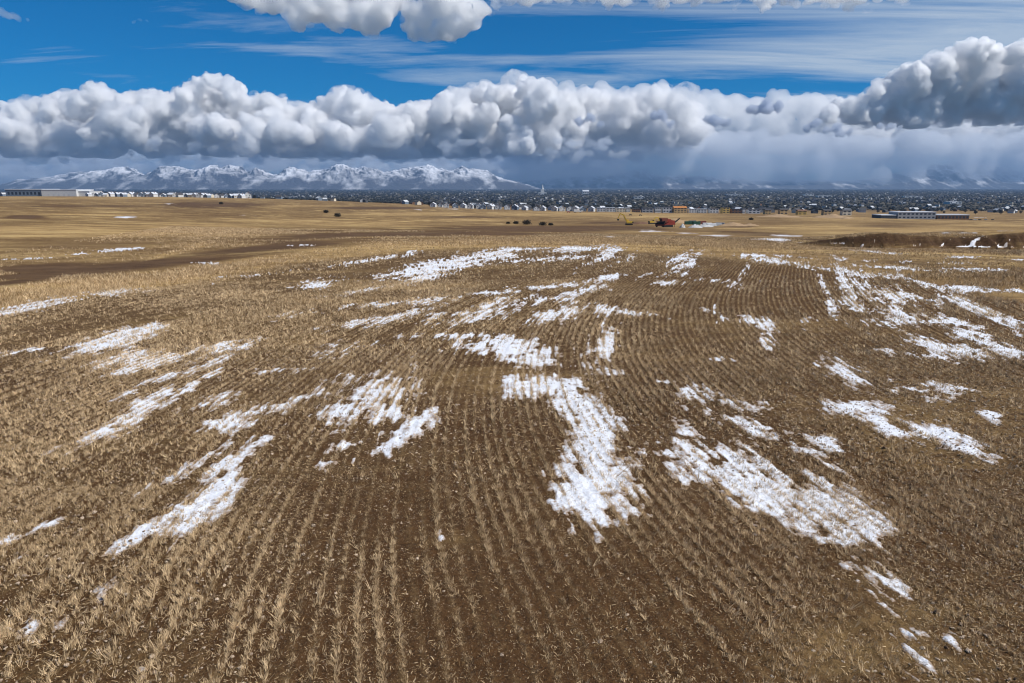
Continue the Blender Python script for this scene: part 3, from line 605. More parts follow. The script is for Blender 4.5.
    hi.update(dens=.0060, veil=.0016); cloud('cloud_mass', S, 16500, 900, 35, squash=.38, **hi)
    cloud('cloud_scrap', [(4,13,6,0),(16,17,5,0),(-8,12,7,0),(28,20,2.5,0)], 16000, 300, 37, dens=.002, voxel=40, squash=.45, disp=((400, 90, 1), (200, 70, 2)))
    cloud('cloud_scrap', [(140,20,2.5,0),(147,21,2.5,0),(134,22,2,0)], 16000, 300, 38, dens=.0012, voxel=35, squash=.45, disp=((300, 60, 1), (160, 50, 2)))
    # long low layers of stratus under and behind the bank
    for k, (x0, x1, y0, y1, r, d, dn) in enumerate([(-130, 560, 156, 163, 5, 33500, .0030), (-130, 520, 168, 173, 4, 34500, .0022), (-130, 620, 160, 192, 14, 37500, .0020), (250, 640, 152, 160, 6, 31500, .0030)]):
        L = [(px, rng.uniform(y0, y1), r * rng.uniform(.6, 1.3), rng.uniform(-1, 1)) for px in np.arange(x0, x1, r * .8)]
        if r == 14: L += [(px, y, 13, 1.2) for px in np.arange(x0, x1, 14) for y in (153, 166, 178, 190)]
        cloud('stratus', L, d, 900, 50 + k, dens=dn, voxel=110, kids=4, levels=1, squash=.5, disp=((1500, 200, 1), (600, 160, 2)), mat=mat_mist('stratus_mist', dn, .35, (.87, .90, .94)))
    # the pale sunlit sheet behind the scraps on the right
    L = []
    for px in np.arange(540, 1130, 13):
        t = np.interp(px, [540, 560, 620, 650, 700, 760, 830, 900, 1130], [96, 88, 86, 84, 94, 96, 95, 104, 108])
        for y in np.arange(t + 12, 150, 12): L.append((px + rng.uniform(-4, 4), y, rng.uniform(10, 15), rng.uniform(-.3, .5)))
    cloud('cloud_sheet', L, 35500, 1100, 71, dens=.0022, voxel=110, kids=5, levels=1, disp=((2200, 260, 2), (1200, 300, 2), (400, 120, 2)))
    # falling snow: a curtain from the cloud down to the far side of the valley
    L = []
    for px in np.arange(515, 1130, 16):
        for y in np.arange(148, 202, 13): L.append((px + rng.uniform(-5, 5), y + rng.uniform(-4, 4), rng.uniform(12, 18), rng.uniform(-.3, .3)))
    cloud('snow_shower', L, 32500, 900, 70, voxel=150, kids=3, levels=1, disp=((2500, 350, 1), (900, 250, 2)), mat=mat_mist('snowfall_mist', .0017, .3, (.87, .90, .94)))

# ------------------------------------------------------------------ the range across the valley
RANGE_NEAR = ([-330,-100,0,20,50,75,95,110,125,150,165,185,200,215,235,260,290,310,330,345,365,385,400,420,440,460,475,490,500,520,545,1400],
              [178,181,185,182,179,175,174,173,170,172,169,168,169,167,165,170,169,172,170,167,168,173,169,167,167,168,170,172,177,183,188,189])
RANGE_FAR = ([-400,500,530,560,600,640,660,700,760,800,850,880,905,925,950,985,1010,1060,1400], [187,187,181,178,176,172,175,177,180,181,182,178,170,165,162,165,171,176,180])
def build_mountains(MX, MY, y0, seed):
    n = 1500; m = 110
    a = np.linspace(-1.25, .08, n) if seed == 0 else np.linspace(-.05, 1.25, n); v = np.linspace(0, 1, m); A, Vv = np.meshgrid(a, v)
    Yd = y0 + 4200 * Vv; X = A * Yd; px = 512 + F_PX * A * 1.025
    top = (HOR - np.interp(px, MX, MY)) / F_PX * (y0 + 2300) * .95 + 10
    rid = 1 - np.abs(fbm(X / 1300 + .8 * Vv, Yd / 2600, 101 + seed, 6, .55)) * 2.4
    rid2 = 1 - np.abs(fbm(X / 420 + Yd / 1500, Yd / 1300, 105 + seed, 4, .55)) * 2.2
    prof = sstep(0, .50, Vv) * (1 - .3 * sstep(.75, 1, Vv)) 
    Z = -62 + top * prof * np.clip(.62 + .40 * rid, .2, 1.15) + 42 * rid2 * prof * sstep(.1, .4, Vv) * np.clip(top / 500, 0, 1) + 14 * prof * fbm(X / 170, Yd / 260, 109, 3)
    foot = 90 * sstep(0, .2, Vv) * np.clip(top / 150, 0, 1) * (1 + fbm(X / 2500, Yd / 2000, 110, 2)); Z += foot
    i = np.arange(n * m).reshape(m, n); Fc = np.stack([i[:-1, :-1], i[:-1, 1:], i[1:, 1:], i[1:, :-1]], -1).reshape(-1, 4)
    me = np_mesh('mountains', np.stack([X, Yd, Z], -1).reshape(-1, 3), Fc, True)
    N = NT('snowy_rock'); P = N.pos(); s = N.n('SeparateXYZ'); N.t.links.new(N.n('NewGeometry').outputs['Normal'], s.inputs[0])
    sz = N.n('SeparateXYZ'); N.t.links.new(P, sz.inputs[0])
    f = N.noise(N.map(P, (1, .5, .6)), .0016, 8, .62); f2 = N.noise(P, .010, 4, .6)
    rock = N.ramp(N.math('ADD', N.math('ADD', N.math('MULTIPLY', s.outputs[2], -1.0), N.math('MULTIPLY', f, 1.5)), N.math('MULTIPLY', sz.outputs[2], -.0006)), -.62, -.22)
    c = N.mix(rock, (.82, .83, .86), N.mix(f2, (.035, .036, .042), (.10, .09, .085)))
    o = link('mountains', me, N.bsdf(c, .8, f2, .6, 60)); tag(o, kind='structure')
def build_haze():
    bm = bmesh.new(); bmesh.ops.create_cube(bm, size=1)
    me = bpy.data.meshes.new('haze'); bm.to_mesh(me); bm.free()
    o = link('haze', me); o.scale = (56000, 24400, 900); o.location = (0, 12200 - 400, 450 - 63)
    m = mat_mist('haze_air', 3.6e-5, .0, (.24, .42, .70)); me.materials.append(m)
    tag(o, 'thin blue air filling the whole valley out to the range', 'haze', kind='stuff')

# ------------------------------------------------------------------ things out in the middle distance
class MB:
    def __init__(s): s.v = []; s.f = []
    def add(s, V, Fs):
        o = len(s.v); s.v += [tuple(map(float, p)) for p in V]; s.f += [tuple(i + o for i in f) for f in Fs]; return s
    def box(s, x0, x1, y0, y1, z0, z1):
        return s.add([(x0,y0,z0),(x1,y0,z0),(x1,y1,z0),(x0,y1,z0),(x0,y0,z1),(x1,y0,z1),(x1,y1,z1),(x0,y1,z1)],
                     [(3,2,1,0),(4,5,6,7),(0,1,5,4),(1,2,6,5),(2,3,7,6),(3,0,4,7)])
    def prism(s, pts, y0, y1):        # outline in xz (counter-clockwise seen from -y), given depth
        n = len(pts); V = [(x, y0, z) for x, z in pts] + [(x, y1, z) for x, z in pts]
        return s.add(V, [tuple(range(n)), tuple(reversed(range(n, 2 * n)))] + [((i + 1) % n, i, i + n, (i + 1) % n + n) for i in range(n)])
    def bar(s, p, q, r, r2=None, n=6):
        p = Vector(p); q = Vector(q); d = (q - p).normalized(); a = d.orthogonal().normalized(); b = d.cross(a); r2 = r if r2 is None else r2
        V = [p + (a * math.cos(t) + b * math.sin(t)) * r for t in [2 * math.pi * k / n for k in range(n)]] + [q + (a * math.cos(t) + b * math.sin(t)) * r2 for t in [2 * math.pi * k / n for k in range(n)]]
        return s.add(V, [tuple(reversed(range(n))), tuple(range(n, 2 * n))] + [(i, (i + 1) % n, (i + 1) % n + n, i + n) for i in range(n)])
    def mesh(s, name):
        me = bpy.data.meshes.new(name); me.from_pydata(s.v, [], s.f); me.update(); return me
    def build(s, name, mat, parent=None, loc=None): return link(name, s.mesh(name), mat, parent, loc)
def empty(name, loc, rz=0.):
    o = bpy.data.objects.new(name, None); COL.objects.link(o); o.location = loc; o.rotation_euler = (0, 0, rz); o.empty_display_size = .1; return o
def copy_tree(o, parent=None):
    c = o.copy(); COL.objects.link(c); c.parent = parent
    for ch in list(o.children): copy_tree(ch, c)
    return c
def spot(px, depth):
    """point on the ground straight below picture column px at this depth"""
    X = (px - 512) / F_PX * depth * CP * 1.0
    X = (px - 512) / F_PX * (depth * CP + 6 * SP)
    return (X, depth, float(ground_z(X, depth)))
ORD = 'first second third fourth fifth sixth seventh eighth ninth tenth eleventh twelfth thirteenth fourteenth fifteenth sixteenth seventeenth eighteenth nineteenth twentieth'.split()
def ordw(k): 
    if k < 20: return ORD[k]
    t, r = divmod(k + 1, 10); tens = {2: 'twenty', 3: 'thirty', 4: 'forty'}[t]
    return {2: 'twentieth', 3: 'thirtieth', 4: 'fortieth'}[t] if r == 0 else tens + '-' + ORD[r - 1]
M = {}
def mats():
    for k, c in dict(white=(.58,.58,.57), cream=(.62,.56,.45), grey=(.30,.31,.33), lgrey=(.50,.51,.52), slate=(.07,.075,.085), brown=(.16,.085,.05), tan=(.52,.36,.17), orange=(.42,.17,.05), ochre=(.58,.40,.12),
                     glass=(.03,.04,.055), roofsnow=(.52,.54,.58), roofdark=(.055,.055,.06), bluegrey=(.16,.20,.25), yellow=(.62,.40,.05), red=(.25,.04,.025), black=(.02,.02,.02), green=(.035,.10,.065), steel=(.28,.29,.30),
                     bush=(.045,.035,.02), crown=(.020,.022,.020), bark=(.06,.045,.035), dirt=(.33,.22,.12), rubble=(.42,.41,.40), redbrown=(.17,.05,.03), carred=(.35,.02,.02), concrete=(.42,.41,.39)).items():  # crown is darkened to carry the cloud shadow over the valley
        M[k] = flat('paint_' + k if k in ('white','yellow','red','green','carred') else k, c, .75, .12, .6)
# ---- houses
def house_mesh_parts(root, w, d, h, wall, roof, gable_front=True, wins=True):
    rh = w * .36 if gable_front else d * .30
    b = MB()
    if gable_front: b.prism([(-w/2,-1),(w/2,-1),(w/2,h),(0,h+rh),(-w/2,h)], -d/2, d/2)
    else: b.box(-w/2, w/2, -d/2, d/2, -1, h); b.add([(-w/2+.01,-d/2+.01,h),(-w/2+.01,d/2-.01,h),(-w/2+.01,0,h+rh),(w/2-.01,-d/2+.01,h),(w/2-.01,d/2-.01,h),(w/2-.01,0,h+rh)], [(0,2,1),(3,4,5)])
    b.build('wall', wall, root)
    r = MB(); e = .5; t = .22
    if gable_front:
        s = rh / (w / 2)
        for sg in (-1, 1):
            P = [(sg * (w/2 + e), h - e * s + .02), (0, h + rh + .02), (0, h + rh + .02 + t), (sg * (w/2 + e), h - e * s + t + .02)]
            r.prism(P if sg < 0 else P[::-1], -d/2 - e, d/2 + e)
    else:
        s = rh / (d / 2)
        for sg in (-1, 1):
            y0 = sg * (d/2 + e); z0 = h - e * s + .02
            r.add([(-w/2-e,y0,z0),(w/2+e,y0,z0),(w/2+e,0,h+rh+.02),(-w/2-e,0,h+rh+.02),(-w/2-e,y0,z0+t),(w/2+e,y0,z0+t),(w/2+e,0,h+rh+.02+t),(-w/2-e,0,h+rh+.02+t)],
                  [(3,2,1,0),(4,5,6,7),(0,1,5,4),(1,2,6,5),(2,3,7,6),(3,0,4,7)] if sg < 0 else [(0,1,2,3),(7,6,5,4),(4,5,1,0),(5,6,2,1),(6,7,3,2),(7,4,0,3)])
    rf = r.build('roof', roof, root)
    MB().box(w*.2, w*.2+.8, -.4, .4, h, h + rh + 1.0).build('chimney', M['brown'], rf)
    if wins:
        for x, z in ((-w*.25, h*.62), (w*.25, h*.62), (w*.28, h*.18)):
            MB().box(x-.75, x+.75, -d/2-.06, -d/2+.02, z, z+1.4).build('window', M['glass'], root)
        MB().box(-w*.38, -w*.02, -d/2-.08, -d/2+.02, 0, 2.3).build('garage_door', M['lgrey'], root)
        MB().box(w*.05, w*.05+.95, -d/2-.08, -d/2+.02, 0, 2.1).build('door', M['brown'], root)
def build_houses():
    kinds = []
    for wall, roof, gf in (('white','roofsnow',True), ('lgrey','roofdark',True), ('cream','roofsnow',False), ('bluegrey','roofsnow',True)):
        r = empty('house', (0, 0, -500)); house_mesh_parts(r, 10.5, 12, 5.6, M[wall], M[roof], gf); kinds.append(r)
    used = [False] * 4
    def put(k, p, rz, sc, label, group):
        o = kinds[k] if not used[k] else copy_tree(kinds[k]); used[k] = True
        o.location = p; o.rotation_euler.z = rz; o.scale = (sc,) * 3; tag(o, label, 'house', group)
    # the row with pale gables at the far edge of the tan field, in the middle of the picture
    XS = [433,440,446,455,463,470,479,483,491,498,507,515,525,536,543,555,562,570,576,583,592]
    rs = random.Random(3)
    for i, px in enumerate(XS):
        put([0,1,0,3][i % 4] if i % 5 else 0, spot(px, 1290 + rs.uniform(-12, 12)), rs.uniform(-.5, .2), rs.uniform(.85, 1.1), '%s gabled house from the left in the row behind the middle of the tan fields' % ordw(i), 'gabled houses in a row beyond the fields')
    # the close-set houses at far left, right of the white warehouse
    xs = [88,92.5,97,101,105,110,114,118,123,127,131,136,141,145,149,153,158,163,167,171,175,179,183,187,191,195,199,203,207,211,216,221,226,231,236,241,247]
    for i, px in enumerate(xs):
        put([0,3,1,2,3][(i * 7) % 5] if i < 36 else 0, spot(px, 1480 + rs.uniform(-25, 45)), rs.uniform(-.7, .7), rs.uniform(.75, 1.05) if i < 36 else 1.35,
            ('%s small house from the left in the cluster right of the white warehouse' % ordw(i)) if i < 36 else 'taller white house standing at the right end of the left cluster', 'houses beyond the field at far left')
    # the next streets behind: too small to show parts
    var = []
    for wall, roof in (('lgrey','roofdark'), ('bluegrey','roofdark'), ('bluegrey','lgrey'), ('cream','roofdark'), ('slate','roofsnow'), ('brown','roofdark'), ('slate','roofdark')):
        b = MB(); b.prism([(-5.2,-1),(5.2,-1),(5.2,5.2),(0,8.6),(-5.2,5.2)], -6, 6); n = len(b.f)
        for sg in (-1, 1):
            P = [(sg*5.7, 4.9), (0, 8.65), (0, 8.95), (sg*5.7, 5.2)]; b.prism(P if sg < 0 else P[::-1], -6.5, 6.5)
        me = b.mesh('house'); me.materials.append(M[wall]); me.materials.append(M[roof])
        for k, p in enumerate(me.polygons): p.material_index = 0 if k < n else 1
        var.append(me)
    rs = random.Random(9)
    for i in range(225):
        px = rs.uniform(425, 1030) if i < 190 else rs.uniform(0, 430); d = 1340 * math.exp(rs.uniform(0, .75)) if i < 190 else rs.uniform(1560, 1640)
        if px > 860: d = max(d, 1150)
        o = link('house', rs.choice(var)); o.location = spot(px, d); o.rotation_euler.z = rs.uniform(-1.6, 1.6); s = rs.uniform(.75, 1.1); o.scale = (s, s, s)
        tag(o, 'small distant house among dark trees in the streets behind the first row' if i < 190 else 'small distant house half hidden behind the left cluster', 'house', 'small houses in the streets behind' if i < 190 else 'small houses behind the left cluster')
def block(name, label, cat, px0, px1, depth, h, wall, roof, group=None, storeys=2, nwin=4, deep=14, par=.5, gable=0):
    p0 = spot(px0, depth); p1 = spot(px1, depth); w = p1[0] - p0[0]; r = empty(name, ((p0[0] + p1[0]) / 2, depth + deep / 2, min(p0[2], p1[2])))
    tag(r, label, cat, group)
    MB().box(-w/2, w/2, -deep/2, deep/2, -2, h).build('wall', M[wall], r)
    b = MB()
    if gable: b.add([(-w/2-.4,-deep/2-.5,h+.01),(w/2+.4,-deep/2-.5,h+.01),(w/2+.4,deep/2+.5,h+.01),(-w/2-.4,deep/2+.5,h+.01),(-w/2-.4,0,h+gable),(w/2+.4,0,h+gable)], [(3,2,1,0),(0,1,5,4),(2,3,4,5),(0,4,3),(1,2,5)])
    else: b.box(-w/2-.3, w/2+.3, -deep/2-.3, deep/2+.3, h + .01, h + par)
    b.build('roof', M[roof], r)
    for s in range(storeys):
        z = (s + .35) * h / storeys
        for k in range(nwin):
            x = -w/2 + (k + .5) * w / nwin; ww = w / nwin * .28; MB().box(x - ww, x + ww, -deep/2-.08, -deep/2+.03, z, z + h / storeys * .42).build('window', M['glass'], r)
    return r
def build_blocks():
    G = 'townhouses at the far edge of the tan field'
    T = [(598,606,6.5,'white','roofsnow','narrow white townhouse, leftmost of the pale terrace beyond the yellow excavators'),(607,616,7,'white','roofsnow','white townhouse second in the pale terrace left of the dark grey one'),
         (617,626,7,'cream','roofsnow','cream townhouse between two white ones, left of the dark grey one'),(627,631,7.5,'white','roofsnow','thin white townhouse touching the dark gap in the terrace'),
         (634,641,6.5,'brown','roofdark','dark brown low townhouse in the gap of the terrace'),(643,654,8,'grey','roofdark','dark grey wide townhouse block left of the two tall pale ones'),
         (656,662,10,'lgrey','roofdark','tall pale townhouse, left one of the pair beside the orange building'),(664,673,10,'lgrey','roofdark','tall pale townhouse, right one of the pair beside the orange building'),
         (690,698,7,'white','roofsnow','white townhouse first to the right of the orange building'),(699,708,7,'lgrey','roofsnow','pale grey townhouse second to the right of the orange building'),
         (711,720,8.5,'white','roofdark','white townhouse left of the bright ochre building'),(744,747,9,'white','roofdark','thin white tower-like townhouse right of the brown one'),(750,762,7,'lgrey','roofdark','grey townhouse at the right end of the terrace')]
    for x0, x1, h, a, b, l in T: block('townhouse', l, 'townhouse', x0, x1, 1270, h, a, b, G, 2, 3)
    block('apartment_building', 'orange and brown building under construction, tallest in the middle of the terrace', 'apartment building', 675, 688, 1265, 9, 'tan', 'orange', None, 3, 4, 16, gable=3.2)
    block('apartment_building', 'bright ochre unfinished building right of the white townhouse', 'apartment building', 724, 731, 1268, 10.5, 'ochre', 'roofdark', None, 3, 2)
    block('apartment_building', 'dark brown low building right of the ochre one', 'apartment building', 733, 743, 1270, 7.5, 'brown', 'roofdark', None, 2, 3)
    for x0, x1, h, a, b, l in [(767,773,7,'tan','roofdark','small tan unfinished house left of the two tan ones on the right'),(782,790,8,'tan','roofdark','tan timber-framed house, wider of two near the tan mounds'),
                               (800,809,6.5,'ochre','brown','low ochre timber-framed house right of the wider tan one'),(826,834,8,'tan','roofdark','tan house with dark roof left of the pale block on the right'),(845,854,8,'cream','roofdark','cream block standing alone left of the long low school')]:
        block('unfinished_house', l, 'house', x0, x1, 1180, h, a, b, 'unfinished houses on the right', 2, 2, 10, gable=2.4)
    # warehouse at far left
    r = empty('warehouse', spot(46, 1500)); tag(r, 'long white flat warehouse with a grey left half at the far left edge', 'warehouse')
    k = 1500 / F_PX
    MB().box(-40*k, -4*k, 0, 60, -3, 13.5).build('wall', M['bluegrey'], r); MB().box(-4*k+.02, 30*k, -3, 60, -3, 13).build('wall', M['white'], r); MB().box(30*k+.02, 41*k, 4, 50, -3, 10).build('wall', M['white'], r)
    MB().box(-40*k-.5, -4*k, -.8, 61, 13.52, 15.2).box(-4*k+.02, 30*k+.4, -3.5, 60.5, 13.02, 14.4).box(30*k+.42, 41*k+.4, 3.5, 50.5, 10.02, 11).build('roof', M['roofsnow'], r)
    for i in range(9): MB().box((-38+i*3.7)*k, (-36+i*3.7)*k, -.12, .05, 3.5, 9).build('window', M['glass'], r)
    for i in range(5): MB().box((2+i*5)*k, (3.6+i*5)*k, -3.12, -2.95, 0, 5).build('loading_door', M['lgrey'], r)
    # school-like long low buildings at right
    for x0, x1, h, a, l in [(884,899,4.5,'slate','low dark wing with a snowy roof at the left end of the school'),(901,939,9.5,'grey','long grey two-storey school with a snow-white roof on the right'),(941,973,6.5,'brown','long brown brick building with a snow-white roof, right of the grey school')]:
        block('school_building', l, 'school', x0, x1, 1000, h, a, 'roofsnow', 'school buildings on the right', 2 if h > 7 else 1, 9, 26, par=1.1)
    for px, d, w_, h, l, a in [(810,5200,70,14,'wide white warehouse roof far out in the dark valley, right of centre','white'),(826,4300,90,12,'long white warehouse far out in the valley above the unfinished houses','white'),(958,2600,46,9,'white flat shed in the valley behind the brown brick building','white'),
                               (640,3900,60,10,'pale shed in the valley above the grey townhouse','lgrey'),(735,5200,120,12,'long pale warehouse strip in the valley above the ochre building','lgrey'),(915,4200,110,11,'long low white shed in the valley above the grey school','white'),(586,6400,60,26,'white domed hall right of the spired tower in the valley','white')]:
        dp = px - w_ / d * F_PX / 2
        block('distant_hall', l, 'hall', dp, dp + w_ / d * F_PX, d, h, a, 'roofsnow', None, 1, 3, 40, gable=12 if 'domed' in l else 0)
    # the white temple-like tower in the valley
    p = spot(542.5, 6000); r = empty('spired_tower', p); tag(r, 'white tower with a tapering spire rising above the dark valley', 'tower')
    MB().box(-34, 34, -20, 20, -2, 20).build('base', M['white'], r); MB().box(-14, 14, -13, 13, 20.02, 46).build('tower', M['white'], r)
    MB().bar((0,0,46.02), (0,0,86), 11, .6, 8).build('spire', M['white'], r)
    for x in (-26, -18, 18, 26): MB().box(x-1.6, x+1.6, -20.15, -19.9, 6, 15).build('window', M['glass'], r)
# ---- machines
def excavator(px, depth, rz, label, mirror=1, pose=0):
    r = empty('excavator', spot(px, depth), rz); tag(r, label, 'excavator', 'yellow excavators on the earthworks'); m = mirror
    for y in (-1.5, 1.1): 
        t = MB().prism([(-2.4,.25),(-1.9,0),(1.9,0),(2.4,.25),(2.5,.6),(2.1,.95),(-2.1,.95),(-2.5,.6)], y, y + .55).build('track', M['black'], r)
    MB().box(-.8, .8, -.95, 1.05, .5, 1.15).build('undercarriage', M['steel'], r)
    b = MB().prism([(-2.5,1.2),(1.6,1.2),(1.6,1.9),(.4,2.5),(-2.4,2.5),(-2.7,2.0)], -1.3, 1.35).build('body', M['yellow'], r)
    MB().box(-2.72, -2.0, -1.35, 1.4, 1.25, 2.3).build('counterweight', M['black'], r)
    c = MB().prism([(.2,1.95),(1.75,1.95),(1.85,2.6),(1.5,3.5),(.2,3.5)], -1.25, -.3).build('cab', M['yellow'], r)
    MB().prism([(.35,2.5),(1.7,2.5),(1.4,3.35),(.35,3.35)], -1.3, -1.26).build('window', M['glass'], c)
    A = [(1.3,2.0),(3.6,6.4),(6.2,7.6),(7.6,4.2)] if pose == 0 else [(1.3,2.0),(3.2,5.0),(5.6,5.2),(6.6,2.4)]
    def beam(p, q, wd): 
        d = Vector((q[0]-p[0], q[1]-p[1])); n = Vector((-d.y, d.x)).normalized() * wd
        return [(p[0]-n.x, p[1]-n.y), (q[0]-n.x*.7, q[1]-n.y*.7), (q[0]+n.x*.7, q[1]+n.y*.7), (p[0]+n.x, p[1]+n.y)]
    MB().prism(beam(A[0], A[1], .42), .05, .6).prism(beam(A[1], A[2], .38), .06, .59).build('boom', M['yellow'], r)
    MB().prism(beam(A[2], A[3], .3), .1, .55).build('stick', M['yellow'], r)
    MB().bar((A[0][0]+.4, .3, A[0][1]), (A[1][0]+.3, .3, A[1][1]-.6), .11).build('hydraulic_ram', M['steel'], r)
    x, z = A[3]; MB().prism([(x-.1,z+.1),(x-.9,z-.5),(x-.7,z-1.2),(x+.1,z-1.3),(x+.5,z-.5)], -.35, 1.0).build('bucket', M['black'], r)
    return r
def build_site():
    e = excavator(630, 520, math.pi, 'yellow excavator with its arm raised, standing alone left of the red crusher'); e.scale = (1.12, 1.12, 1.12)
    e = excavator(653, 560, .2, 'yellow excavator close behind the left end of the red crusher', pose=1)
    # red crushing plant
    r = empty('crusher', spot(669, 470), .25); r.scale = (1.0, 1.0, 1.2); tag(r, 'red rock crusher with hopper, dark tracks and slanting conveyors on the earthworks', 'crusher')
    for y in (-1.6, 1.2): MB().prism([(-3.4,.3),(-2.9,0),(2.9,0),(3.4,.3),(3.4,.9),(2.9,1.2),(-2.9,1.2),(-3.4,.9)], y, y + .6).build('track', M['black'], r)
    MB().box(-5.2, 5, -1.5, 1.7, 1.25, 2.1).build('chassis', M['red'], r)
    MB().prism([(-5.6,5.0),(-4.6,2.6),(-1.6,2.6),(-.8,5.0)], -2.0, 2.1).build('hopper', M['redbrown'], r)
    MB().box(-1.3, 1.6, -1.5, 1.6, 2.12, 4.4).build('crusher_box', M['red'], r)
    MB().prism([(1.7,2.12),(4.6,2.12),(4.6,3.6),(2.2,3.9),(1.7,3.9)], -1.4, 1.5).build('engine_box', M['red'], r)
    MB().prism([(3.4,1.1),(8.8,4.5),(8.6,4.9),(3.2,1.6)], -.6, .7).build('conveyor', M['black'], r)
    MB().prism([(-5.0,1.3),(-8.0,3.6),(-8.2,3.3),(-5.2,.9)][::-1], -.6, .7).build('conveyor', M['redbrown'], r)
    for x in (-4.8, 4.4): MB().bar((x,-1.3,.0), (x,-1.3,1.25), .15).build('leg', M['black'], r)
    r = empty('rock_screen', spot(661.5, 462), -.3); tag(r, 'dark red screening machine in front of the crusher, lower than it', 'machine')
    MB().box(-3.2, 3.2, -1.1, 1.1, .9, 2.0).build('chassis', M['redbrown'], r); MB().prism([(-3.6,2.02),(2.6,2.02),(3.4,4.2),(-2.8,3.0)], -1.2, 1.2).build('screen_box', M['black'], r)
    for x in (-2.2, 2.2):
        for y in (-1.25, .95): MB().bar((x, y, .5), (x, y + .3, .5), .5, n=12).build('wheel', M['black'], r)
    MB().prism([(2.8,1.6),(6.0,3.6),(5.9,4.0),(2.6,2.1)], -.4, .4).build('conveyor', M['red'], r)
    rs = random.Random(5)
    # mounds
    def mound(px, d, w_, h, dp, mat, label, name='dirt_mound', cat='mound', seed=1):
        n = 28; g = np.linspace(-1.15, 1.15, n); A, B = np.meshgrid(g, g); R = np.sqrt(A * A + B * B)
        Z = np.clip(1 - R, 0, 1) ** .8 * (1 + .5 * fbm(A * 2.2 + seed, B * 2.2, seed, 3)) + .10 * fbm(A * 7, B * 7, seed + 3, 2) * (R < 1)
        Z = Z * h - .35 * (R >= 1) - .1; i = np.arange(n * n).reshape(n, n)
        me = np_mesh(name, np.stack([A * w_ / 2, B * dp / 2, Z], -1).reshape(-1, 3), np.stack([i[:-1,:-1], i[:-1,1:], i[1:,1:], i[1:,:-1]], -1).reshape(-1, 4), True)
        o = link(name, me, M[mat]); o.location = spot(px, d); tag(o, label, cat); return o
    mound(735, 500, 22, 3.0, 14, 'dirt', 'broad tan earth mound right of the pipe stacks', seed=2)
    mound(752, 540, 16, 1.8, 12, 'dirt', 'low tan earth mound at the right end of the earthworks', seed=3)
    mound(697, 455, 10, 2.2, 8, 'rubble', 'pale grey rubble heap just right of the red crusher', 'rubble_heap', 'heap', 4)
    mound(684, 445, 4, 3.0, 4, 'rubble', 'small bright rubble cone at the foot of the crusher conveyor', 'rubble_heap', 'heap', 5)
    mound(707, 470, 12, 2.0, 8, 'rubble', 'wider grey rubble heap between the small cone and the green container', 'rubble_heap', 'heap', 6)
    mound(643, 575, 15, 1.8, 10, 'brown', 'dark brown earth mound between the two yellow excavators', seed=7)
    mound(676, 620, 30, 4.0, 14, 'dirt', 'reddish tan earth mound behind the red crusher', seed=8)
    mound(835, 1000, 60, 5.0, 30, 'dirt', 'long tan mound below the unfinished houses at right', seed=9)
    mound(780, 1010, 70, 4, 30, 'dirt', 'long flat tan mound left of the mound below the unfinished houses', seed=10)
    mound(848, 940, 14, 2.5, 10, 'dirt', 'small orange-tan mound right of the long mounds', seed=11)
    # containers and pipe bundles
    for px, d, c, l in [(690,560,'green','dark green steel container behind the grey rubble'),(698,552,'green','second dark green container, right of the other green one'),(704,585,'redbrown','rust-red container on the right above the pipe stacks'),(694,600,'slate','nearly black container left of the rust-red one')]:
        r = empty('container', spot(px, d), rs.uniform(-.3, .3)); tag(r, l, 'container', 'steel containers on the earthworks')
        MB().box(-3, 3, -1.2, 1.2, .15, 2.7).build('body', M[c], r)
        for k in range(9): MB().box(-2.8+k*.65, -2.6+k*.65, -1.26, -1.19, .3, 2.6).build('rib', M[c], r)
        MB().box(3.0, 3.06, -1.1, -.02, .3, 2.6).build('door', M[c], r); MB().box(3.0, 3.06, .02, 1.1, .3, 2.6).build('door', M[c], r)
    for px, d, c, l in [(713,500,'lgrey','pale pipe bundle right of the grey rubble, nearest of three'),(719,520,'steel','steel-grey pipe bundle in the middle of three'),(722,548,'bluegrey','blue-grey pipe bundle farthest to the right'),(709,535,'white','white pipe bundle behind the grey rubble')]:
        r = empty('pipe_stack', spot(px, d), rs.uniform(-.4, .4)); tag(r, l, 'pipes', 'pipe bundles on the earthworks')
        for row in range(3):
            for k in range(5 - row):
                x = (k - (4 - row) / 2) * .0; yy = (k - (4 - row) / 2) * .72; MB().bar((-3.4, yy, .36 + row * .62), (3.4, yy, .36 + row * .62), .35, n=10).build('pipe', M[c], r)
        for x in (-2.2, 2.2): MB().box(x - .1, x + .1, -1.9, 1.9, -.05, .03).build('bearer', M['brown'], r)
    # parked vehicles
    def vehicle(px, d, col, label, truck=False, rz=0.):
        r = empty('parked_truck' if truck else 'parked_car', spot(px, d), rz); tag(r, label, 'truck' if truck else 'car')
        if truck:
            MB().box(-4.5, 1.9, -1.2, 1.2, 1.0, 3.6).build('cargo_box', M[col], r); c = MB().prism([(2.0,.6),(4.2,.6),(4.2,1.6),(3.6,2.7),(2.0,2.7)], -1.15, 1.15).build('cab', M[col], r)
            MB().prism([(2.9,1.7),(4.0,1.7),(3.55,2.5),(2.9,2.5)], -1.19, -1.16).build('window', M['glass'], c); ws = (-3.4, -2.2, 3.1)
        else:
            MB().prism([(-2.2,.45),(2.2,.45),(2.25,.9),(1.3,1.05),(.6,1.55),(-1.2,1.55),(-1.8,1.05),(-2.25,1.0)], -.88, .88).build('body', M[col], r)
            MB().prism([(-1.5,1.08),(1.05,1.08),(.5,1.48),(-1.1,1.48)], -.9, -.885).build('window', M['glass'], r); ws = (-1.4, 1.4)
        for x in ws:
            for y in (-1.0, .8): 
                wv = MB().bar((x, y, .42), (x, y + .22, .42), .42, n=14).build('wheel', M['black'], r)
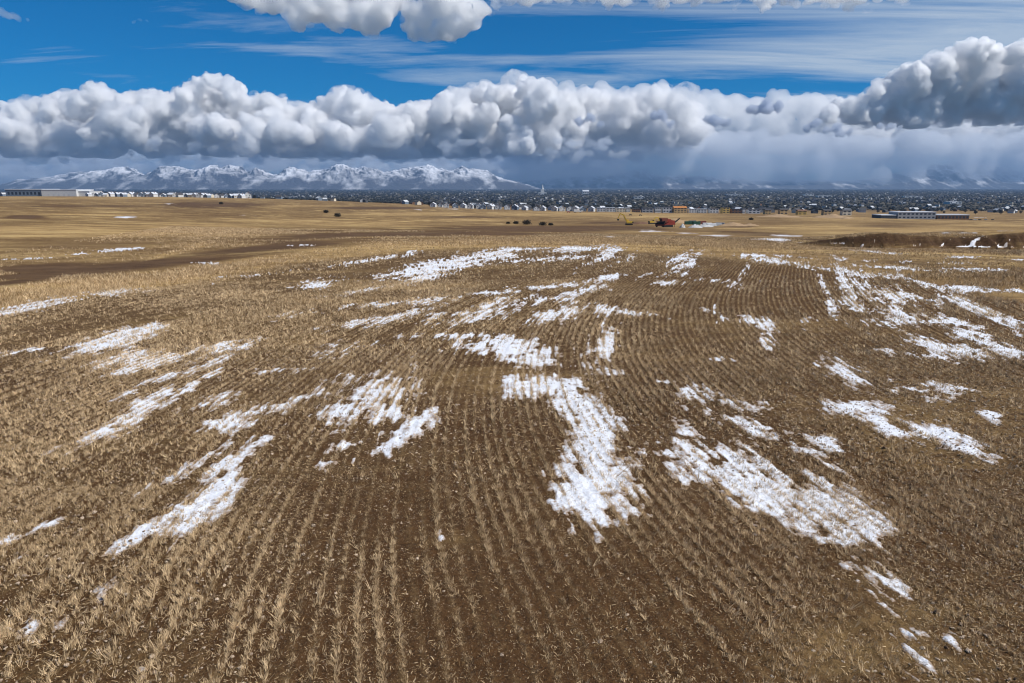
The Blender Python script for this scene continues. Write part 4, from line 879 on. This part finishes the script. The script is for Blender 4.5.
        return r
    vehicle(578, 1180, 'white', 'white box truck parked below the right end of the gabled house row', True, .1).scale = (1.5,) * 3
    vehicle(569, 1170, 'carred', 'small dark red car left of the white box truck', False, .2).scale = (1.3,) * 3
    vehicle(631.5, 1000, 'black', 'black car left of two on the field beyond the excavators', False, .1)
    vehicle(641.5, 985, 'slate', 'dark grey car right of two on the field beyond the excavators', False, -.2)
    # a dark truck near the school and a row of cars
    for k, px in enumerate((975, 979.5, 984, 990, 997)):
        vehicle(px, 960, ['slate','white','black','bluegrey','black'][k], '%s parked car from the left, right of the brown brick building' % ordw(k), False, .1 * k)
    # bushes
    def bush(px, d, w_, h, label, seed):
        rg = np.random.default_rng(seed); n = 900; P = rg.normal(0, 1, (n, 3)); P /= np.linalg.norm(P, axis=1)[:, None]; P *= (rg.uniform(.35, 1, (n, 1))) * (1 + .25 * rg.normal(0, 1, (n, 1)))
        P = P * [w_/2, w_/2.4, h/2] + [0, 0, h*.45]; P[:, 2] = np.maximum(P[:, 2], .05); s = .16 + rg.uniform(0, .22, n); D = rg.normal(0, 1, (n, 3, 3)) * s[:, None, None]
        V = (P[:, None] + D).reshape(-1, 3); r = empty('bush', spot(px, d)); tag(r, label, 'bush', 'dark bushes on the tan field')
        link('foliage', np_mesh('foliage', V, np.arange(3 * n).reshape(n, 3)), M['bush'], r)
        st = MB(); [st.bar((0, 0, -.2), (math.cos(a) * w_ * .25, math.sin(a) * w_ * .2, h * .6), .09, .03, 5) for a in np.arange(0, 6.2, 1.2)]; st.build('stems', M['bark'], r)
    for k, (px, d, w_, h, l) in enumerate([(516,520,3.8,1.8,'small brown bush left of the biggest dark bush in the field'),(527,515,6.5,3.4,'biggest dark bush in the middle of the tan field'),(543,500,5,2.6,'dark rounded bush second in size, right of the biggest bush'),
                                           (551,505,3.2,1.7,'small bush at the right end of the bush line'),(325,680,5,3,'dark bush at left, on the rough brown strip'),(336.5,560,5,3,'dark bush in the golden grass below the left one'),
                                           (220,900,5,3,'lone dark bush far left on the brown strip'),(753,780,5,2.6,'dark bush on the tan field beyond the low mound'),(508,516,2.4,1.2,'tiny bush at the left end of the bush line')]): bush(px, d, w_, h, l, 60 + k)
# ---- trees between the houses, and the far city
def build_far():
    rg = np.random.default_rng(12); base = []
    for s in range(3):
        r = empty('tree', (0, 0, -500)); b = MB(); h = 9.0
        b.bar((0,0,-.5), (.1,0,h*.45), .28, .16, 7)
        for k in range(6):
            a = k * 1.05 + s; z = h * (.25 + .06 * k); b.bar((0,0,z), (math.cos(a)*2.2, math.sin(a)*2.2, z + 2.4), .11, .03, 5)
        b.build('trunk', M['bark'], r)
        n = 420; P = rg.normal(0, 1, (n, 3)); P /= np.linalg.norm(P, axis=1)[:, None]; P *= rg.uniform(.3, 1.05, (n, 1)) ** .6
        P *= (1 + .3 * np.sin(P[:, :1] * 5 + s) * np.cos(P[:, 1:2] * 4)); P = P * [3.1, 3.1, 3.6] + [0, 0, h * .62]
        V = (P[:, None] + rg.normal(0, .42, (n, 3, 3))).reshape(-1, 3); link('crown', np_mesh('crown', V, np.arange(3 * n).reshape(n, 3)), M['crown'], r); base.append(r)
    used = [False] * 3; rs = random.Random(2)
    for i in range(240):
        k = rs.randrange(3); o = base[k] if not used[k] else copy_tree(base[k]); used[k] = True
        if i < 60: px = rs.uniform(86, 255); d = 1530 + rs.uniform(0, 90)
        elif i < 75: px = rs.uniform(-4, 90); d = 1580 + rs.uniform(0, 60)
        else: px = rs.uniform(428, 1030); d = 1330 * math.exp(rs.uniform(0, .45))
        o.location = spot(px, d); sc = rs.uniform(.6, 1.1); o.scale = (sc * 1.3, sc * 1.3, sc); o.rotation_euler.z = rs.uniform(0, 6)
        tag(o, 'dark tree among the houses of the left cluster' if i < 75 else 'dark tree between the houses beyond the fields', 'tree', 'trees around the left cluster' if i < 75 else 'trees among the valley houses')
    # masses
    def scatter(n, d0, d1, amin=-.85, amax=.85, pw=1.):
        d = d0 * np.exp(rg.uniform(0, 1, n) ** pw * math.log(d1 / d0)); a = rg.uniform(amin, amax, n); X = a * d; return X, d, ground_z(X, d)
    n = 15000; X, Y, Z = scatter(n, 1750, 18000); R = np.maximum(3.5, Y / F_PX * .8) * rg.uniform(.7, 1.5, n); 
    V, Fc, _ = blobs(np.zeros((n, 3)), np.ones(n), 77); V = V.reshape(n, 14, 3) * np.stack([R * 1.6, R, np.minimum(R, 6 + R * .25)], -1)[:, None] + np.stack([X, Y, Z + 2], -1)[:, None]
    o = link('valley_trees', np_mesh('valley_trees', V.reshape(-1, 3), Fc), M['crown']); tag(o, 'dark mass of bare trees filling the distant valley floor', 'trees', kind='stuff')
    n = 4800; X, Y, Z = scatter(n, 2700, 17500); s = np.maximum(5, Y / F_PX * .55) * rg.uniform(.5, 1.5, n); hh = np.minimum(7, 4 + s * .25) * rg.uniform(.8, 1.6, n) + 3
    kk = fbm(X / 700, Y / 1500, 140, 4) + .25 * np.exp(-((Y - 6500) / 2500) ** 2) > -.02; X, Y, Z, s, hh = X[kk], Y[kk], Z[kk], s[kk], hh[kk]; n = len(X)
    yaw = rg.uniform(-.6, .6, n); c, q = np.cos(yaw), np.sin(yaw)
    bx = np.array([(-1,-1,-.3),(1,-1,-.3),(1,1,-.3),(-1,1,-.3),(-1,-1,.7),(1,-1,.7),(1,1,.7),(-1,1,.7),(-1,0,1.),(1,0,1.)])
    fq = np.array([(0,1,5,4),(1,2,6,5),(2,3,7,6),(3,0,4,7),(4,5,9,8),(7,8,9,6)])
    V = np.empty((n, 10, 3)); V[..., 0] = bx[:, 0] * s[:, None] * .8; V[..., 1] = bx[:, 1] * s[:, None] * .6; V[..., 2] = bx[:, 2] * hh[:, None]
    V = np.stack([V[..., 0] * c[:, None] - V[..., 1] * q[:, None] + X[:, None], V[..., 0] * q[:, None] + V[..., 1] * c[:, None] + Y[:, None], V[..., 2] + Z[:, None]], -1)
    me = np_mesh('distant_city', V.reshape(-1, 3), (fq[None] + (np.arange(n) * 10)[:, None, None]).reshape(-1, 4)); fattr(me, 'tint', np.repeat(rg.uniform(0, 1, n) ** 6, 10))
    m = NT('city_walls'); cc = m.mix(m.attr('tint'), (.035, .04, .055), (.50, .50, .50)); o = link('distant_city', me, m.bsdf(cc, .8))
    tag(o, 'thousands of tiny pale roofs and walls spread over the distant valley', 'city', kind='stuff')
    # tufts of dry grass on the verge beyond the drill rows
    VV = []
mats(); build_mountains(*RANGE_NEAR, 19000, 0); build_mountains(*RANGE_FAR, 31000, 40); build_houses(); build_blocks(); build_site(); build_far(); build_haze(); build_clouds()
